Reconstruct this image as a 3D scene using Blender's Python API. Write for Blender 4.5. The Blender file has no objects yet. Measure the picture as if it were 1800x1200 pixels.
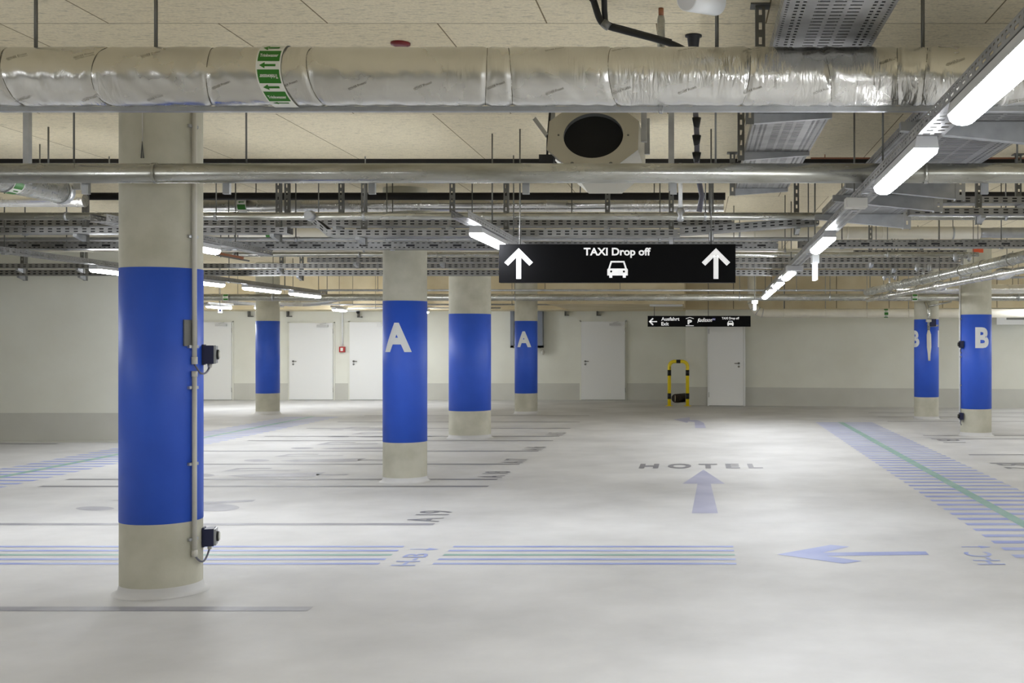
import bpy, bmesh, math, random
from mathutils import Vector, Matrix
random.seed(7)
PI = math.pi
S = bpy.context.scene
COL = S.collection

# ------------------------------------------------------------------ camera, world, exposure
EYE, FPX, VPX, VPY = 1.57, 2000.0, 1225.0, 601.0
cam = bpy.data.objects.new('camera', bpy.data.cameras.new('camera'))
COL.objects.link(cam)
cam.location = (0, 0, EYE)
cam.rotation_euler = (PI / 2, 0, 0)
cam.data.sensor_fit = 'HORIZONTAL'
cam.data.sensor_width = 36.0
cam.data.lens = 36.0 * FPX / 1800.0
cam.data.shift_x = (900 - VPX) / 1800.0
cam.data.shift_y = (VPY - 600) / 1800.0
cam.data.clip_end = 200
S.camera = cam
w = bpy.data.worlds.new('world'); S.world = w; w.use_nodes = True
w.node_tree.nodes['Background'].inputs[0].default_value = (0.05, 0.05, 0.05, 1)
w.node_tree.nodes['Background'].inputs[1].default_value = 0.0
S.view_settings.view_transform = 'Standard'
S.view_settings.look = 'None'
S.view_settings.exposure = 0.0
S.view_settings.gamma = 1.0
S.view_settings.use_curve_mapping = False
S.cycles.use_denoising = True
S.cycles.max_bounces = 10
S.cycles.diffuse_bounces = 7
S.cycles.sample_clamp_indirect = 12.0
LAMP_STRENGTH = 96.0
LAMP_COLOR = (0.925, 0.953, 1.0)


def P(x, y, d):
    """the point of the place that the photograph shows at (x, y), d metres in front of the camera"""
    return Vector(((x - VPX) * d / FPX, d, EYE + (VPY - y) * d / FPX))


def XX(x, d): return (x - VPX) * d / FPX
def ZZ(y, d): return EYE + (VPY - y) * d / FPX
def FD(y): return EYE * FPX / (y - VPY)


def G(x, y, z=0.0):
    d = FD(y)
    return (XX(x, d), d)


CEIL = 3.30


# ------------------------------------------------------------------ materials
def lin(c):
    return tuple(((v / 255.0) / 12.92 if v / 255.0 <= 0.04045 else ((v / 255.0 + 0.055) / 1.055) ** 2.4) for v in c) + (1.0,)


def mat(name, c, rough=0.6, metal=0.0, c2=None, scale=6.0, stretch=(1, 1, 1), bump=0.0, bscale=40.0, rvar=0.0, emit=None, spec=None, detail=5):
    m = bpy.data.materials.new(name); m.use_nodes = True
    nt = m.node_tree; b = nt.nodes['Principled BSDF']
    b.inputs['Base Color'].default_value = lin(c)
    b.inputs['Roughness'].default_value = rough
    b.inputs['Metallic'].default_value = metal
    if spec is not None: b.inputs['Specular IOR Level'].default_value = spec
    if c2 or bump or rvar:
        tc = nt.nodes.new('ShaderNodeNewGeometry')
        mp = nt.nodes.new('ShaderNodeMapping'); mp.inputs['Scale'].default_value = stretch
        nt.links.new(tc.outputs['Position'], mp.inputs['Vector'])
        n = nt.nodes.new('ShaderNodeTexNoise'); n.inputs['Scale'].default_value = scale; n.inputs['Detail'].default_value = detail
        nt.links.new(mp.outputs[0], n.inputs['Vector'])
        r = nt.nodes.new('ShaderNodeMapRange'); r.inputs[1].default_value = 0.35; r.inputs[2].default_value = 0.68
        nt.links.new(n.outputs['Fac'], r.inputs[0])
        if c2:
            mx = nt.nodes.new('ShaderNodeMix'); mx.data_type = 'RGBA'
            mx.inputs[6].default_value = lin(c); mx.inputs[7].default_value = lin(c2)
            nt.links.new(r.outputs[0], mx.inputs[0]); nt.links.new(mx.outputs[2], b.inputs['Base Color'])
        if rvar:
            r2 = nt.nodes.new('ShaderNodeMapRange'); r2.inputs[3].default_value = rough - rvar; r2.inputs[4].default_value = rough + rvar
            nt.links.new(r.outputs[0], r2.inputs[0]); nt.links.new(r2.outputs[0], b.inputs['Roughness'])
        if bump:
            n2 = nt.nodes.new('ShaderNodeTexNoise'); n2.inputs['Scale'].default_value = bscale; n2.inputs['Detail'].default_value = 4
            nt.links.new(mp.outputs[0], n2.inputs['Vector'])
            bp = nt.nodes.new('ShaderNodeBump'); bp.inputs['Strength'].default_value = bump; bp.inputs['Distance'].default_value = 0.02
            nt.links.new(n2.outputs['Fac'], bp.inputs['Height']); nt.links.new(bp.outputs[0], b.inputs['Normal'])
    if emit:
        b.inputs['Emission Color'].default_value = (*LAMP_COLOR, 1) if emit is True else emit[0]
        b.inputs['Emission Strength'].default_value = LAMP_STRENGTH if emit is True else emit[1]
    return m


M = {}
M['wall'] = mat('cream_wall_paint', (223, 224, 214), 0.7, c2=(216, 216, 205), scale=1.2, bump=0.05, bscale=60)
M['dado'] = mat('grey_dado_paint', (198, 198, 190), 0.5, c2=(190, 190, 182), scale=1.5)
M['concrete'] = mat('column_concrete', (186, 184, 169), 0.75, c2=(172, 170, 154), scale=5, bump=0.06, bscale=30)
M['blue'] = mat('blue_column_paint', (42, 88, 202), 0.5, c2=(38, 82, 193), scale=3)
M['letter'] = mat('pale_grey_letter', (214, 216, 216), 0.5)
M['galv'] = mat('galvanized_steel', (176, 178, 180), 0.42, 0.75, c2=(158, 160, 162), scale=8, rvar=0.08)
M['pipe'] = mat('galvanized_pipe', (186, 186, 180), 0.30, 0.8, c2=(150, 149, 138), scale=7, stretch=(0.5, 2, 2), rvar=0.07)
M['tray'] = mat('tray_sheet_steel', (160, 160, 159), 0.42, 0.85, c2=(134, 134, 133), scale=5)
M['dark_steel'] = mat('dark_steel_strut', (112, 112, 108), 0.5, 0.6)
M['white_metal'] = mat('white_enamel', (225, 227, 228), 0.4)
M['lamp_body'] = mat('lamp_housing_grey', (196, 197, 200), 0.45)
M['lamp'] = mat('lamp_diffuser', (250, 250, 255), 0.4, emit=True)
M['white_pipe'] = mat('white_pipe_jacket', (216, 212, 198), 0.5, c2=(205, 200, 186), scale=3)
M['black'] = mat('black_rubber', (14, 14, 15), 0.5)
M['sign_black'] = mat('black_sign_face', (5, 5, 7), 0.5, spec=0.12)
M['sign_white'] = mat('backlit_white_sign_print', (248, 248, 248), 0.5, emit=((1, 1, 1, 1), 0.4))
M['sign_blue'] = mat('blue_sign_print', (52, 56, 150), 0.5)
M['door'] = mat('white_door_paint', (226, 227, 226), 0.45)
M['door_metal'] = mat('satin_door_metal', (120, 120, 116), 0.35, 0.8)
M['closer'] = mat('silver_closer', (188, 188, 186), 0.4, 0.4)
M['yellow'] = mat('yellow_barrier_paint', (232, 208, 28), 0.4)
M['red'] = mat('red_plastic', (170, 30, 28), 0.4)
M['darkred'] = mat('dark_red_plastic', (110, 14, 20), 0.4)
M['orange'] = mat('orange_label', (216, 88, 44), 0.5)
M['green'] = mat('green_label_print', (40, 112, 22), 0.5)
M['tape'] = mat('white_label_tape', (222, 222, 214), 0.5)
M['navy'] = mat('navy_plastic', (18, 24, 62), 0.4)
M['cable'] = mat('grey_cable', (98, 98, 110), 0.5)
M['conduit'] = mat('pale_grey_conduit', (192, 190, 182), 0.45)
M['ink'] = mat('foil_print_ink', (92, 87, 72), 0.6)
M['cable_dark'] = mat('dark_cable_jackets', (34, 34, 38), 0.55, c2=(22, 22, 25), scale=30)
M['fan'] = mat('fan_sheet_steel', (178, 174, 160), 0.45, 0.35)
M['fan_hole'] = mat('fan_bore_black', (3, 3, 3), 0.9)
M['brown'] = mat('brown_roll', (60, 48, 34), 0.8, c2=(30, 26, 22), scale=14)
M['copper'] = mat('orange_brown_pipe', (146, 94, 64), 0.5)
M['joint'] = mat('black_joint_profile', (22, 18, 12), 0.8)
M['plaster'] = mat('bulkhead_board', (214, 203, 174), 0.8, c2=(198, 184, 150), scale=1.5)
M['grey_panel'] = mat('blue_grey_panel', (128, 134, 146), 0.5, 0.2)
M['exit_glow'] = mat('lit_sign_panel', (240, 244, 255), 0.4, emit=((0.85, 0.92, 1.0, 1), 2.0))
M['line'] = mat('floor_line_grey', (136, 136, 143), 0.5, c2=(156, 156, 162), scale=4)
M['line_dark'] = mat('floor_number_grey', (118, 118, 124), 0.5)
M['line_blue'] = mat('floor_line_blue', (138, 149, 200), 0.5, c2=(162, 172, 209), scale=2.2)
M['line_green'] = mat('floor_line_green', (126, 162, 154), 0.5, c2=(146, 174, 168), scale=2.5)
M['line_arrow'] = mat('floor_arrow_violet', (150, 152, 178), 0.5, c2=(164, 166, 188), scale=2)


def foil_material():
    m = mat('aluminium_foil', (222, 221, 216), 0.27, 1.0, c2=(208, 206, 200), scale=3, rvar=0.04)
    nt = m.node_tree; b = nt.nodes['Principled BSDF']
    g = nt.nodes.new('ShaderNodeNewGeometry')
    def noise(scale, rot, sc, detail, dist):
        mp = nt.nodes.new('ShaderNodeMapping'); mp.inputs['Scale'].default_value = sc; mp.inputs['Rotation'].default_value = (0, rot, 0)
        nt.links.new(g.outputs['Position'], mp.inputs['Vector'])
        a = nt.nodes.new('ShaderNodeTexNoise'); a.inputs['Scale'].default_value = scale; a.inputs['Detail'].default_value = detail; a.inputs['Distortion'].default_value = dist
        nt.links.new(mp.outputs[0], a.inputs['Vector']); return a
    a = noise(5.0, 0.3, (8, 1.2, 1.2), 3, 0.8)
    c = noise(7.0, -0.5, (4, 1, 1), 3, 1.5)
    f = noise(1.3, 0, (1, 1, 1), 2, 0)
    ad = nt.nodes.new('ShaderNodeMath'); ad.operation = 'ADD'
    nt.links.new(a.outputs['Fac'], ad.inputs[0]); nt.links.new(c.outputs['Fac'], ad.inputs[1])
    mr = nt.nodes.new('ShaderNodeMapRange'); mr.inputs[1].default_value = 0.40; mr.inputs[2].default_value = 0.62; mr.inputs[3].default_value = 0.06; mr.inputs[4].default_value = 0.55
    nt.links.new(f.outputs['Fac'], mr.inputs[0])
    bp = nt.nodes.new('ShaderNodeBump'); bp.inputs['Distance'].default_value = 0.012
    nt.links.new(ad.outputs[0], bp.inputs['Height']); nt.links.new(mr.outputs[0], bp.inputs['Strength'])
    nt.links.new(bp.outputs[0], b.inputs['Normal'])
    return m


M['foil'] = foil_material()


def ceiling_material():
    m = bpy.data.materials.new('ceiling_boards'); m.use_nodes = True
    nt = m.node_tree; b = nt.nodes['Principled BSDF']; b.inputs['Roughness'].default_value = 0.85
    g = nt.nodes.new('ShaderNodeNewGeometry')
    mp = nt.nodes.new('ShaderNodeMapping'); mp.inputs['Location'].default_value = (2.60 + 119 * 0.5 + 0.595, 10 * 2.45 - 6.18, 0)
    nt.links.new(g.outputs['Position'], mp.inputs['Vector'])
    br = nt.nodes.new('ShaderNodeTexBrick'); br.inputs['Scale'].default_value = 1.0
    br.inputs['Brick Width'].default_value = 1.19; br.inputs['Row Height'].default_value = 2.45
    br.inputs['Mortar Size'].default_value = 0.0045; br.inputs['Mortar Smooth'].default_value = 0.2
    br.inputs['Color1'].default_value = lin((230, 219, 190)); br.inputs['Color2'].default_value = lin((224, 212, 181))
    br.inputs['Mortar'].default_value = lin((128, 112, 80))
    nt.links.new(mp.outputs[0], br.inputs['Vector'])
    sp = nt.nodes.new('ShaderNodeMapping'); sp.inputs['Scale'].default_value = (1.0, 5.0, 1)
    nt.links.new(g.outputs['Position'], sp.inputs['Vector'])
    n = nt.nodes.new('ShaderNodeTexNoise'); n.inputs['Scale'].default_value = 14; n.inputs['Detail'].default_value = 6; n.inputs['Roughness'].default_value = 0.7
    nt.links.new(sp.outputs[0], n.inputs['Vector'])
    r = nt.nodes.new('ShaderNodeMapRange'); r.inputs[1].default_value = 0.30; r.inputs[2].default_value = 0.47; r.inputs[3].default_value = 0.50; r.inputs[4].default_value = 1.0
    nt.links.new(n.outputs['Fac'], r.inputs[0])
    n2 = nt.nodes.new('ShaderNodeTexNoise'); n2.inputs['Scale'].default_value = 60; n2.inputs['Detail'].default_value = 3
    nt.links.new(g.outputs['Position'], n2.inputs['Vector'])
    r2 = nt.nodes.new('ShaderNodeMapRange'); r2.inputs[1].default_value = 0.3; r2.inputs[2].default_value = 0.6; r2.inputs[3].default_value = 0.88; r2.inputs[4].default_value = 1.03
    nt.links.new(n2.outputs['Fac'], r2.inputs[0])
    mu = nt.nodes.new('ShaderNodeMath'); mu.operation = 'MULTIPLY'
    nt.links.new(r.outputs[0], mu.inputs[0]); nt.links.new(r2.outputs[0], mu.inputs[1])
    vm = nt.nodes.new('ShaderNodeVectorMath'); vm.operation = 'SCALE'
    nt.links.new(br.outputs['Color'], vm.inputs[0]); nt.links.new(mu.outputs[0], vm.inputs['Scale'])
    nt.links.new(vm.outputs[0], b.inputs['Base Color'])
    return m


def floor_material():
    m = bpy.data.materials.new('coated_concrete_floor'); m.use_nodes = True
    nt = m.node_tree; b = nt.nodes['Principled BSDF']
    g = nt.nodes.new('ShaderNodeNewGeometry')
    n = nt.nodes.new('ShaderNodeTexNoise'); n.inputs['Scale'].default_value = 0.7; n.inputs['Detail'].default_value = 7; n.inputs['Roughness'].default_value = 0.6
    nt.links.new(g.outputs['Position'], n.inputs['Vector'])
    cr = nt.nodes.new('ShaderNodeValToRGB')
    b.inputs['Specular IOR Level'].default_value = 0.4
    cr.color_ramp.elements[0].position = 0.3; cr.color_ramp.elements[0].color = lin((178, 178, 178))
    cr.color_ramp.elements[1].position = 0.7; cr.color_ramp.elements[1].color = lin((205, 205, 205))
    nt.links.new(n.outputs['Fac'], cr.inputs[0]); nt.links.new(cr.outputs[0], b.inputs['Base Color'])
    n2 = nt.nodes.new('ShaderNodeTexNoise'); n2.inputs['Scale'].default_value = 1.6; n2.inputs['Detail'].default_value = 6
    nt.links.new(g.outputs['Position'], n2.inputs['Vector'])
    r = nt.nodes.new('ShaderNodeMapRange'); r.inputs[1].default_value = 0.3; r.inputs[2].default_value = 0.7; r.inputs[3].default_value = 0.52; r.inputs[4].default_value = 0.70
    nt.links.new(n2.outputs['Fac'], r.inputs[0]); nt.links.new(r.outputs[0], b.inputs['Roughness'])
    n3 = nt.nodes.new('ShaderNodeTexNoise'); n3.inputs['Scale'].default_value = 5; n3.inputs['Detail'].default_value = 4
    nt.links.new(g.outputs['Position'], n3.inputs['Vector'])
    bp = nt.nodes.new('ShaderNodeBump'); bp.inputs['Strength'].default_value = 0.05; bp.inputs['Distance'].default_value = 0.02
    nt.links.new(n3.outputs['Fac'], bp.inputs['Height']); nt.links.new(bp.outputs[0], b.inputs['Normal'])
    return m


M['ceiling'] = ceiling_material()
M['floor'] = floor_material()


# ------------------------------------------------------------------ object helpers
WORLD = {}


def tag(o, label=None, cat=None, group=None, kind=None):
    if label: o['label'] = label
    if cat: o['category'] = cat
    if group: o['group'] = group
    if kind: o['kind'] = kind
    return o


def thing(name, label, cat, loc=(0, 0, 0), group=None):
    o = bpy.data.objects.new(name, None); COL.objects.link(o)
    o.empty_display_size = 0.2
    o.location = loc; WORLD[o.name] = Vector(loc)
    return tag(o, label, cat, group)


def copy_thing(o, delta, label, group=None):
    c = o.copy(); COL.objects.link(c); c.location = Vector(o.location) + Vector(delta)
    WORLD[c.name] = WORLD[o.name] + Vector(delta)
    c['label'] = label
    if group: c['group'] = group
    for ch in o.children:
        k = ch.copy(); COL.objects.link(k); k.parent = c
        for g in ch.children:
            q = g.copy(); COL.objects.link(q); q.parent = k
    return c


class MB:
    def __init__(s): s.v = []; s.f = []; s.s = []

    def add(s, vs, fs, smooth=False):
        n = len(s.v); s.v += [Vector(p) for p in vs]
        for f in fs: s.f.append([i + n for i in f]); s.s.append(smooth)
        return s

    def box(s, lo, hi):
        x0, y0, z0 = lo; x1, y1, z1 = hi
        return s.add([(x0, y0, z0), (x1, y0, z0), (x1, y1, z0), (x0, y1, z0), (x0, y0, z1), (x1, y0, z1), (x1, y1, z1), (x0, y1, z1)],
                     [(0, 3, 2, 1), (4, 5, 6, 7), (0, 1, 5, 4), (1, 2, 6, 5), (2, 3, 7, 6), (3, 0, 4, 7)])

    def cbox(s, c, size): 
        c = Vector(c); h = Vector(size) / 2
        return s.box(c - h, c + h)

    def obox(s, c, u, v, n, su, sv, sn):
        c = Vector(c); u = Vector(u).normalized() * su / 2; v = Vector(v).normalized() * sv / 2; n = Vector(n).normalized() * sn / 2
        p = [c + a * u + b * v + k * n for k in (-1, 1) for a, b in ((-1, -1), (1, -1), (1, 1), (-1, 1))]
        return s.add(p, [(0, 3, 2, 1), (4, 5, 6, 7), (0, 1, 5, 4), (1, 2, 6, 5), (2, 3, 7, 6), (3, 0, 4, 7)])

    def tube(s, pts, r, n=14, caps=True):
        """a round bar through pts; r one radius or one per point"""
        pts = [Vector(p) for p in pts]; k = len(pts)
        rs = r if isinstance(r, (list, tuple)) else [r] * k
        t0 = (pts[1] - pts[0]).normalized()
        a = t0.orthogonal().normalized() if abs(t0.z) > 0.9 else t0.cross(Vector((0, 0, 1))).normalized()
        base = len(s.v)
        for i in range(k):
            if i == 0: t = t0
            elif i == k - 1: t = (pts[i] - pts[i - 1]).normalized()
            else: t = ((pts[i] - pts[i - 1]).normalized() + (pts[i + 1] - pts[i]).normalized()).normalized()
            a = (a - t * a.dot(t)).normalized(); b = t.cross(a)
            for j in range(n):
                q = 2 * PI * j / n
                s.v.append(pts[i] + (a * math.cos(q) + b * math.sin(q)) * rs[i])
        for i in range(k - 1):
            for j in range(n):
                j2 = (j + 1) % n
                s.f.append([base + i * n + j, base + i * n + j2, base + (i + 1) * n + j2, base + (i + 1) * n + j]); s.s.append(True)
        if caps:
            s.f.append([base + j for j in reversed(range(n))]); s.s.append(False)
            s.f.append([base + (k - 1) * n + j for j in range(n)]); s.s.append(False)
        return s

    def lathe(s, c, prof, n=48):
        c = Vector(c); base = len(s.v)
        for r, z in prof:
            for j in range(n):
                q = 2 * PI * j / n
                s.v.append(c + Vector((r * math.sin(q), -r * math.cos(q), z)))
        for i in range(len(prof) - 1):
            for j in range(n):
                j2 = (j + 1) % n
                s.f.append([base + i * n + j, base + i * n + j2, base + (i + 1) * n + j2, base + (i + 1) * n + j]); s.s.append(True)
        return s

    def perf(s, o, u, v, L, W, rows):
        """a sheet L by W from corner o; rows = [(v0, v1, pitch, slot length)] of slots cut through it"""
        o = Vector(o); u = Vector(u); v = Vector(v)
        def q(a0, a1, b0, b1):
            s.add([o + u * a0 + v * b0, o + u * a1 + v * b0, o + u * a1 + v * b1, o + u * a0 + v * b1], [(0, 1, 2, 3)])
        last = 0.0
        for v0, v1, pitch, sl in sorted(rows):
            if v0 > last: q(0, L, last, v0)
            x = 0.0; k = 0
            gap = pitch - sl
            while x < L:
                e = min(L, x + gap); q(x, e, v0, v1); x += pitch; k += 1
            last = v1
        if last < W: q(0, L, last, W)
        return s

    def prism(s, poly, o, u, v, n, th):
        """polygon poly (a, b) on plane o + a u + b v, thickness th along n"""
        o = Vector(o); u = Vector(u); v = Vector(v); n = Vector(n) * th; k = len(poly)
        f = [o + u * a + v * b for a, b in poly]
        s.add(f + [p + n for p in f], [list(reversed(range(k))), [k + i for i in range(k)]] + [(i, (i + 1) % k, k + (i + 1) % k, k + i) for i in range(k)])
        return s

    def build(s, name, m, parent=None, solid=0.0, label=None):
        off = WORLD.get(parent.name, Vector((0, 0, 0))) if parent is not None else Vector((0, 0, 0))
        me = bpy.data.meshes.new(name)
        me.from_pydata([p - off for p in s.v], [], s.f)
        me.polygons.foreach_set('use_smooth', s.s)
        me.update()
        o = bpy.data.objects.new(name, me); COL.objects.link(o)
        me.materials.append(M[m] if isinstance(m, str) else m)
        if parent is not None: o.parent = parent
        WORLD[o.name] = off
        if solid:
            md = o.modifiers.new('sheet', 'SOLIDIFY'); md.thickness = solid; md.offset = 0
        if label: o['label'] = label
        return o


def arc(c, r, a0, a1, e1, e2, n=10):
    c = Vector(c); e1 = Vector(e1); e2 = Vector(e2)
    return [c + (e1 * math.cos(a0 + (a1 - a0) * i / n) + e2 * math.sin(a0 + (a1 - a0) * i / n)) * r for i in range(n + 1)]


_TXT = {}


def text_mesh(t, bold=0.0):
    """flat glyph triangles of t, scaled so that its box is 1 wide; (verts2d, faces, height)"""
    if (t, bold) in _TXT: return _TXT[(t, bold)]
    cu = bpy.data.curves.new('glyphs', 'FONT'); cu.body = t; cu.size = 1.0; cu.offset = bold; cu.resolution_u = 4
    ob = bpy.data.objects.new('glyphs', cu); COL.objects.link(ob)
    dg = bpy.context.evaluated_depsgraph_get(); dg.update()
    me = bpy.data.meshes.new_from_object(ob.evaluated_get(dg))
    vs = [(p.co.x, p.co.y) for p in me.vertices]; fs = [list(p.vertices) for p in me.polygons]
    bpy.data.objects.remove(ob); bpy.data.curves.remove(cu); bpy.data.meshes.remove(me)
    x0 = min(a for a, b in vs); x1 = max(a for a, b in vs); y0 = min(b for a, b in vs); y1 = max(b for a, b in vs)
    k = 1.0 / (x1 - x0)
    r = ([((a - x0) * k - 0.5, (b - y0) * k) for a, b in vs], fs, (y1 - y0) * k)
    _TXT[(t, bold)] = r
    return r


def split2d(vs, fs, step):
    """cut glyph faces along u so that they can be bent round a cylinder"""
    bm = bmesh.new()
    bv = [bm.verts.new((a, b, 0)) for a, b in vs]
    for f in fs:
        try: bm.faces.new([bv[i] for i in f])
        except ValueError: pass
    x0 = min(a for a, b in vs); x1 = max(a for a, b in vs); x = x0 + step
    while x < x1:
        bmesh.ops.bisect_plane(bm, geom=bm.verts[:] + bm.edges[:] + bm.faces[:], plane_co=(x, 0, 0), plane_no=(1, 0, 0))
        x += step
    bm.verts.ensure_lookup_table(); bm.verts.index_update()
    out = ([(p.co.x, p.co.y) for p in bm.verts], [[p.index for p in f.verts] for f in bm.faces])
    bm.free()
    return out


def flat_text(mb, t, o, u, v, width, height=None, bold=0.0):
    """text with its lower middle at o, width along u"""
    vs, fs, h = text_mesh(t, bold)
    kv = (height / h) if height else width
    mb.add([Vector(o) + Vector(u) * (a * width) + Vector(v) * (b * kv) for a, b in vs], fs)
    return mb


# ------------------------------------------------------------------ the setting
def slab(name, lo, hi, m):
    o = MB().box(lo, hi).build(name, m); tag(o, kind='structure'); return o


floor = slab('floor', (-17.3, -8.3, -0.2), (13.3, 32, 0), 'floor')
ceiling = slab('ceiling', (-17.3, -8.3, CEIL), (13.3, 32, CEIL + 0.2), 'ceiling')
DADO = 0.455
wall_back = slab('wall_back', (-17.3, 30.8, 0), (-0.28, 31.1, CEIL), 'wall')
MB().box((-17.0, 30.788, 0), (-0.28, 30.8, DADO)).build('dado', 'dado', wall_back)
# right part of the far wall stands nearer and turns slightly towards the camera
wa = Vector((-0.28, 28.35, 0)); wb = Vector((13.0, 26.1, 0)); wu = (wb - wa).normalized(); wn = Vector((wu.y, -wu.x, 0))
WL = (wb - wa).length
wall_right_part = MB().prism([(0, 0), (WL, 0), (WL, CEIL), (0, CEIL)], wa, wu, (0, 0, 1), -wn, 0.3).build('wall_back_right', 'wall')
tag(wall_right_part, kind='structure')
MB().prism([(0, 0), (WL, 0), (WL, DADO), (0, DADO)], wa, wu, (0, 0, 1), wn, 0.012).build('dado', 'dado', wall_right_part)
wall_return = slab('wall_return', (-0.28, 28.66, 0), (-0.02, 30.8, CEIL), 'wall')
wall_left = slab('wall_left', (-17.0, 17.9, 0), (-8.7, 18.2, CEIL), 'wall')
MB().box((-17.0, 17.888, 0), (-8.7, 17.9, DADO)).build('dado', 'dado', wall_left)
slab('wall_left_side', (-17.3, -8.3, 0), (-17.0, 31, CEIL), 'wall')
slab('wall_right_side', (13.0, -8.3, 0), (13.3, 31, CEIL), 'wall')
slab('wall_front', (-17.3, -8.3, 0), (13.3, -8.0, CEIL), 'wall')
# board-clad downstand above the far walls
b = MB().box((-17.0, 29.2, 2.405), (-0.28, 30.8, CEIL))
trim_1 = b.build('trim_1', 'plaster'); tag(trim_1, kind='structure')
b = MB().prism([(0, 2.37), (WL, 2.37), (WL, CEIL), (0, CEIL)], wa, wu, (0, 0, 1), wn, 0.35)
trim_2 = b.build('trim_2', 'plaster'); tag(trim_2, kind='structure')
j = MB()
for k in range(1, 10):
    c = wa + wu * (k * 1.25) + wn * 0.352
    j.obox(c + Vector((0, 0, 2.83)), wu, (0, 0, 1), wn, 0.012, 0.9, 0.006)
j.build('board_joint', 'joint', trim_2)
o = MB().box((-3.3, 24.95, 2.405), (-0.28, 29.2, CEIL)).build('trim_6', 'plaster'); tag(o, kind='structure')
# black strip across the ceiling, standing in for the shadow of a pipe
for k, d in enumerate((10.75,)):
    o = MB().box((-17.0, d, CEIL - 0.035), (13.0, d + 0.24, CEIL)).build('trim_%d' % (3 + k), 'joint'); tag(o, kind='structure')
# low curb where the left wall meets the floor
o = MB().box((-17.0, 17.80, 0), (-8.7, 17.888, 0.02)).build('baseboard_left', 'dado'); tag(o, kind='structure')


# ------------------------------------------------------------------ floor markings (painted, part of the floor)
FZ = 0.0015


def paint(name, polys, m, label, z=FZ):
    b = MB()
    for p in polys: b.add([(x, y, z) for x, y in p], [list(range(len(p)))])
    return b.build(name, m, floor, label=label)


def rect(x0, x1, y0, y1): return [(x0, y0), (x1, y0), (x1, y1), (x0, y1)]


left_lines = [(6.695, -13.5, -2.275), (9.81, -12.5, -2.265), (12.38, -7.15, -2.27), (13.01, -7.2, -2.28), (14.63, -7.2, -2.28), (16.38, -7.2, -2.28),
              (18.12, -7.15, -2.29), (18.95, -7.2, -2.29), (20.7, -7.1, -2.3), (22.35, -7.06, -2.3), (24.3, -7.1, -2.3)]
for d, x0, x1 in left_lines:
    paint('parking_line', [rect(x0, x1, d - 0.055, d + 0.055)], 'line' if d < 10 else 'line_dark', 'grey painted bay line')
for d, x0 in ((14.75, 3.8), (15.86, 3.79), (18.45, 3.8), (19.12, 3.8), (22.5, 3.77), (23.9, 3.8), (25.2, 3.8)):
    paint('parking_line', [rect(x0, 9.5, d - 0.05, d + 0.05)], 'line_dark', 'grey painted bay line')
paint('parking_line', [rect(-12, XX(104, 17.6), 17.5, 17.6)], 'line_dark', 'grey painted line along the left wall')


def floor_text(name, t, x_base, d0, height, length, m, label, up=(-1, 0, 0), run=(0, 1, 0), bold=0.01):
    o = Vector((x_base, d0, FZ + 0.001)) + Vector(run) * (length / 2)
    b = MB(); flat_text(b, t, o, run, up, length, height, bold)
    return b.build(name, m, floor, label=label)


for t, d0, L in (('A 19', 9.93, 0.66), ('A 18', 13.15, 0.66), ('A 17', 14.75, 0.55), ('A 16', 16.5, 0.55), ('A 15', 19.1, 0.6)):
    floor_text('bay_number', t, -2.25, d0, 0.31, L, 'line_dark', 'grey bay number ' + t)
floor_text('bay_number', 'B 2', 3.85, 14.65, 0.4, 0.55, 'line_dark', 'grey bay number starting with B 2', (1, 0, 0), (0, -1, 0))
floor_text('bay_number', 'B 1', 3.85, 18.3, 0.35, 0.55, 'line_dark', 'grey bay number starting with B', (1, 0, 0), (0, -1, 0))
floor_text('lettering', 'HOTEL', 0, 0, 1, 1, 'line_dark', '')  # replaced just below
bpy.data.objects.remove([o for o in floor.children if o.name.startswith('lettering')][0])
b = MB(); flat_text(b, 'H O T E L', (XX(1232, 14.4), 14.12, FZ + 0.001), (1, 0, 0), (0, 1, 0), 1.55, 0.56, 0.045)
b.build('hotel_lettering', 'line_dark', floor, label='grey HOTEL lettering painted on the lane')
# pedestrian crossing of five lines
for k, d in enumerate((8.06, 8.225, 8.395, 8.565, 8.735)):
    mm = 'line_green' if k == 2 else 'line_blue'
    paint('crossing_line', [rect(-14, -2.25, d - 0.032, d + 0.032), rect(-1.87, 0.28, d - 0.032, d + 0.032)], mm, 'pale green crossing line' if k == 2 else 'pale blue crossing line')
floor_text('direction_letters', 'H-B', -1.98, 7.98, 0.17, 0.46, 'line_blue', 'pale blue H-B letters between the crossing lines')
floor_text('direction_letters', 'H-C', XX(1757, 8.2), 8.02, 0.2, 0.48, 'line_blue', 'pale blue H-C letters at the right')


def arrow_right(x0, x1, d, name='small_arrow'):
    hw = 0.012
    paint(name, [[(x0, d - hw), (x1 - 0.09, d - hw), (x1 - 0.09, d - 0.055), (x1, d), (x1 - 0.09, d + 0.055), (x1 - 0.09, d + hw), (x0, d + hw)]], 'line_blue', 'small pale blue arrow')


arrow_right(XX(721, 8.62), XX(772, 8.62), 8.62)
arrow_right(XX(1690, 8.72), XX(1742, 8.72), 8.72)
# walkway of short bars with a green guide line
bars = []
d = 8.28
while d < 22.3:
    bars.append(rect(2.32, 3.43, d, d + 0.125)); d += 0.2935
paint('walkway_bars', bars, 'line_blue', 'pale blue ladder bars of the right walkway')
paint('walkway_line', [rect(2.76, 2.87, 8.1, 22.3)], 'line_green', 'green guide line along the right walkway', FZ + 0.001)
bars = []
d = 10.5
while d < 24.0:
    bars.append(rect(-8.62, -7.5, d, d + 0.125)); d += 0.2935
paint('walkway_bars', bars, 'line_blue', 'pale blue ladder bars of the left walkway')
paint('walkway_line', [rect(-8.15, -8.04, 10.5, 24.0)], 'line_green', 'green guide line along the left walkway', FZ + 0.001)
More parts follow.
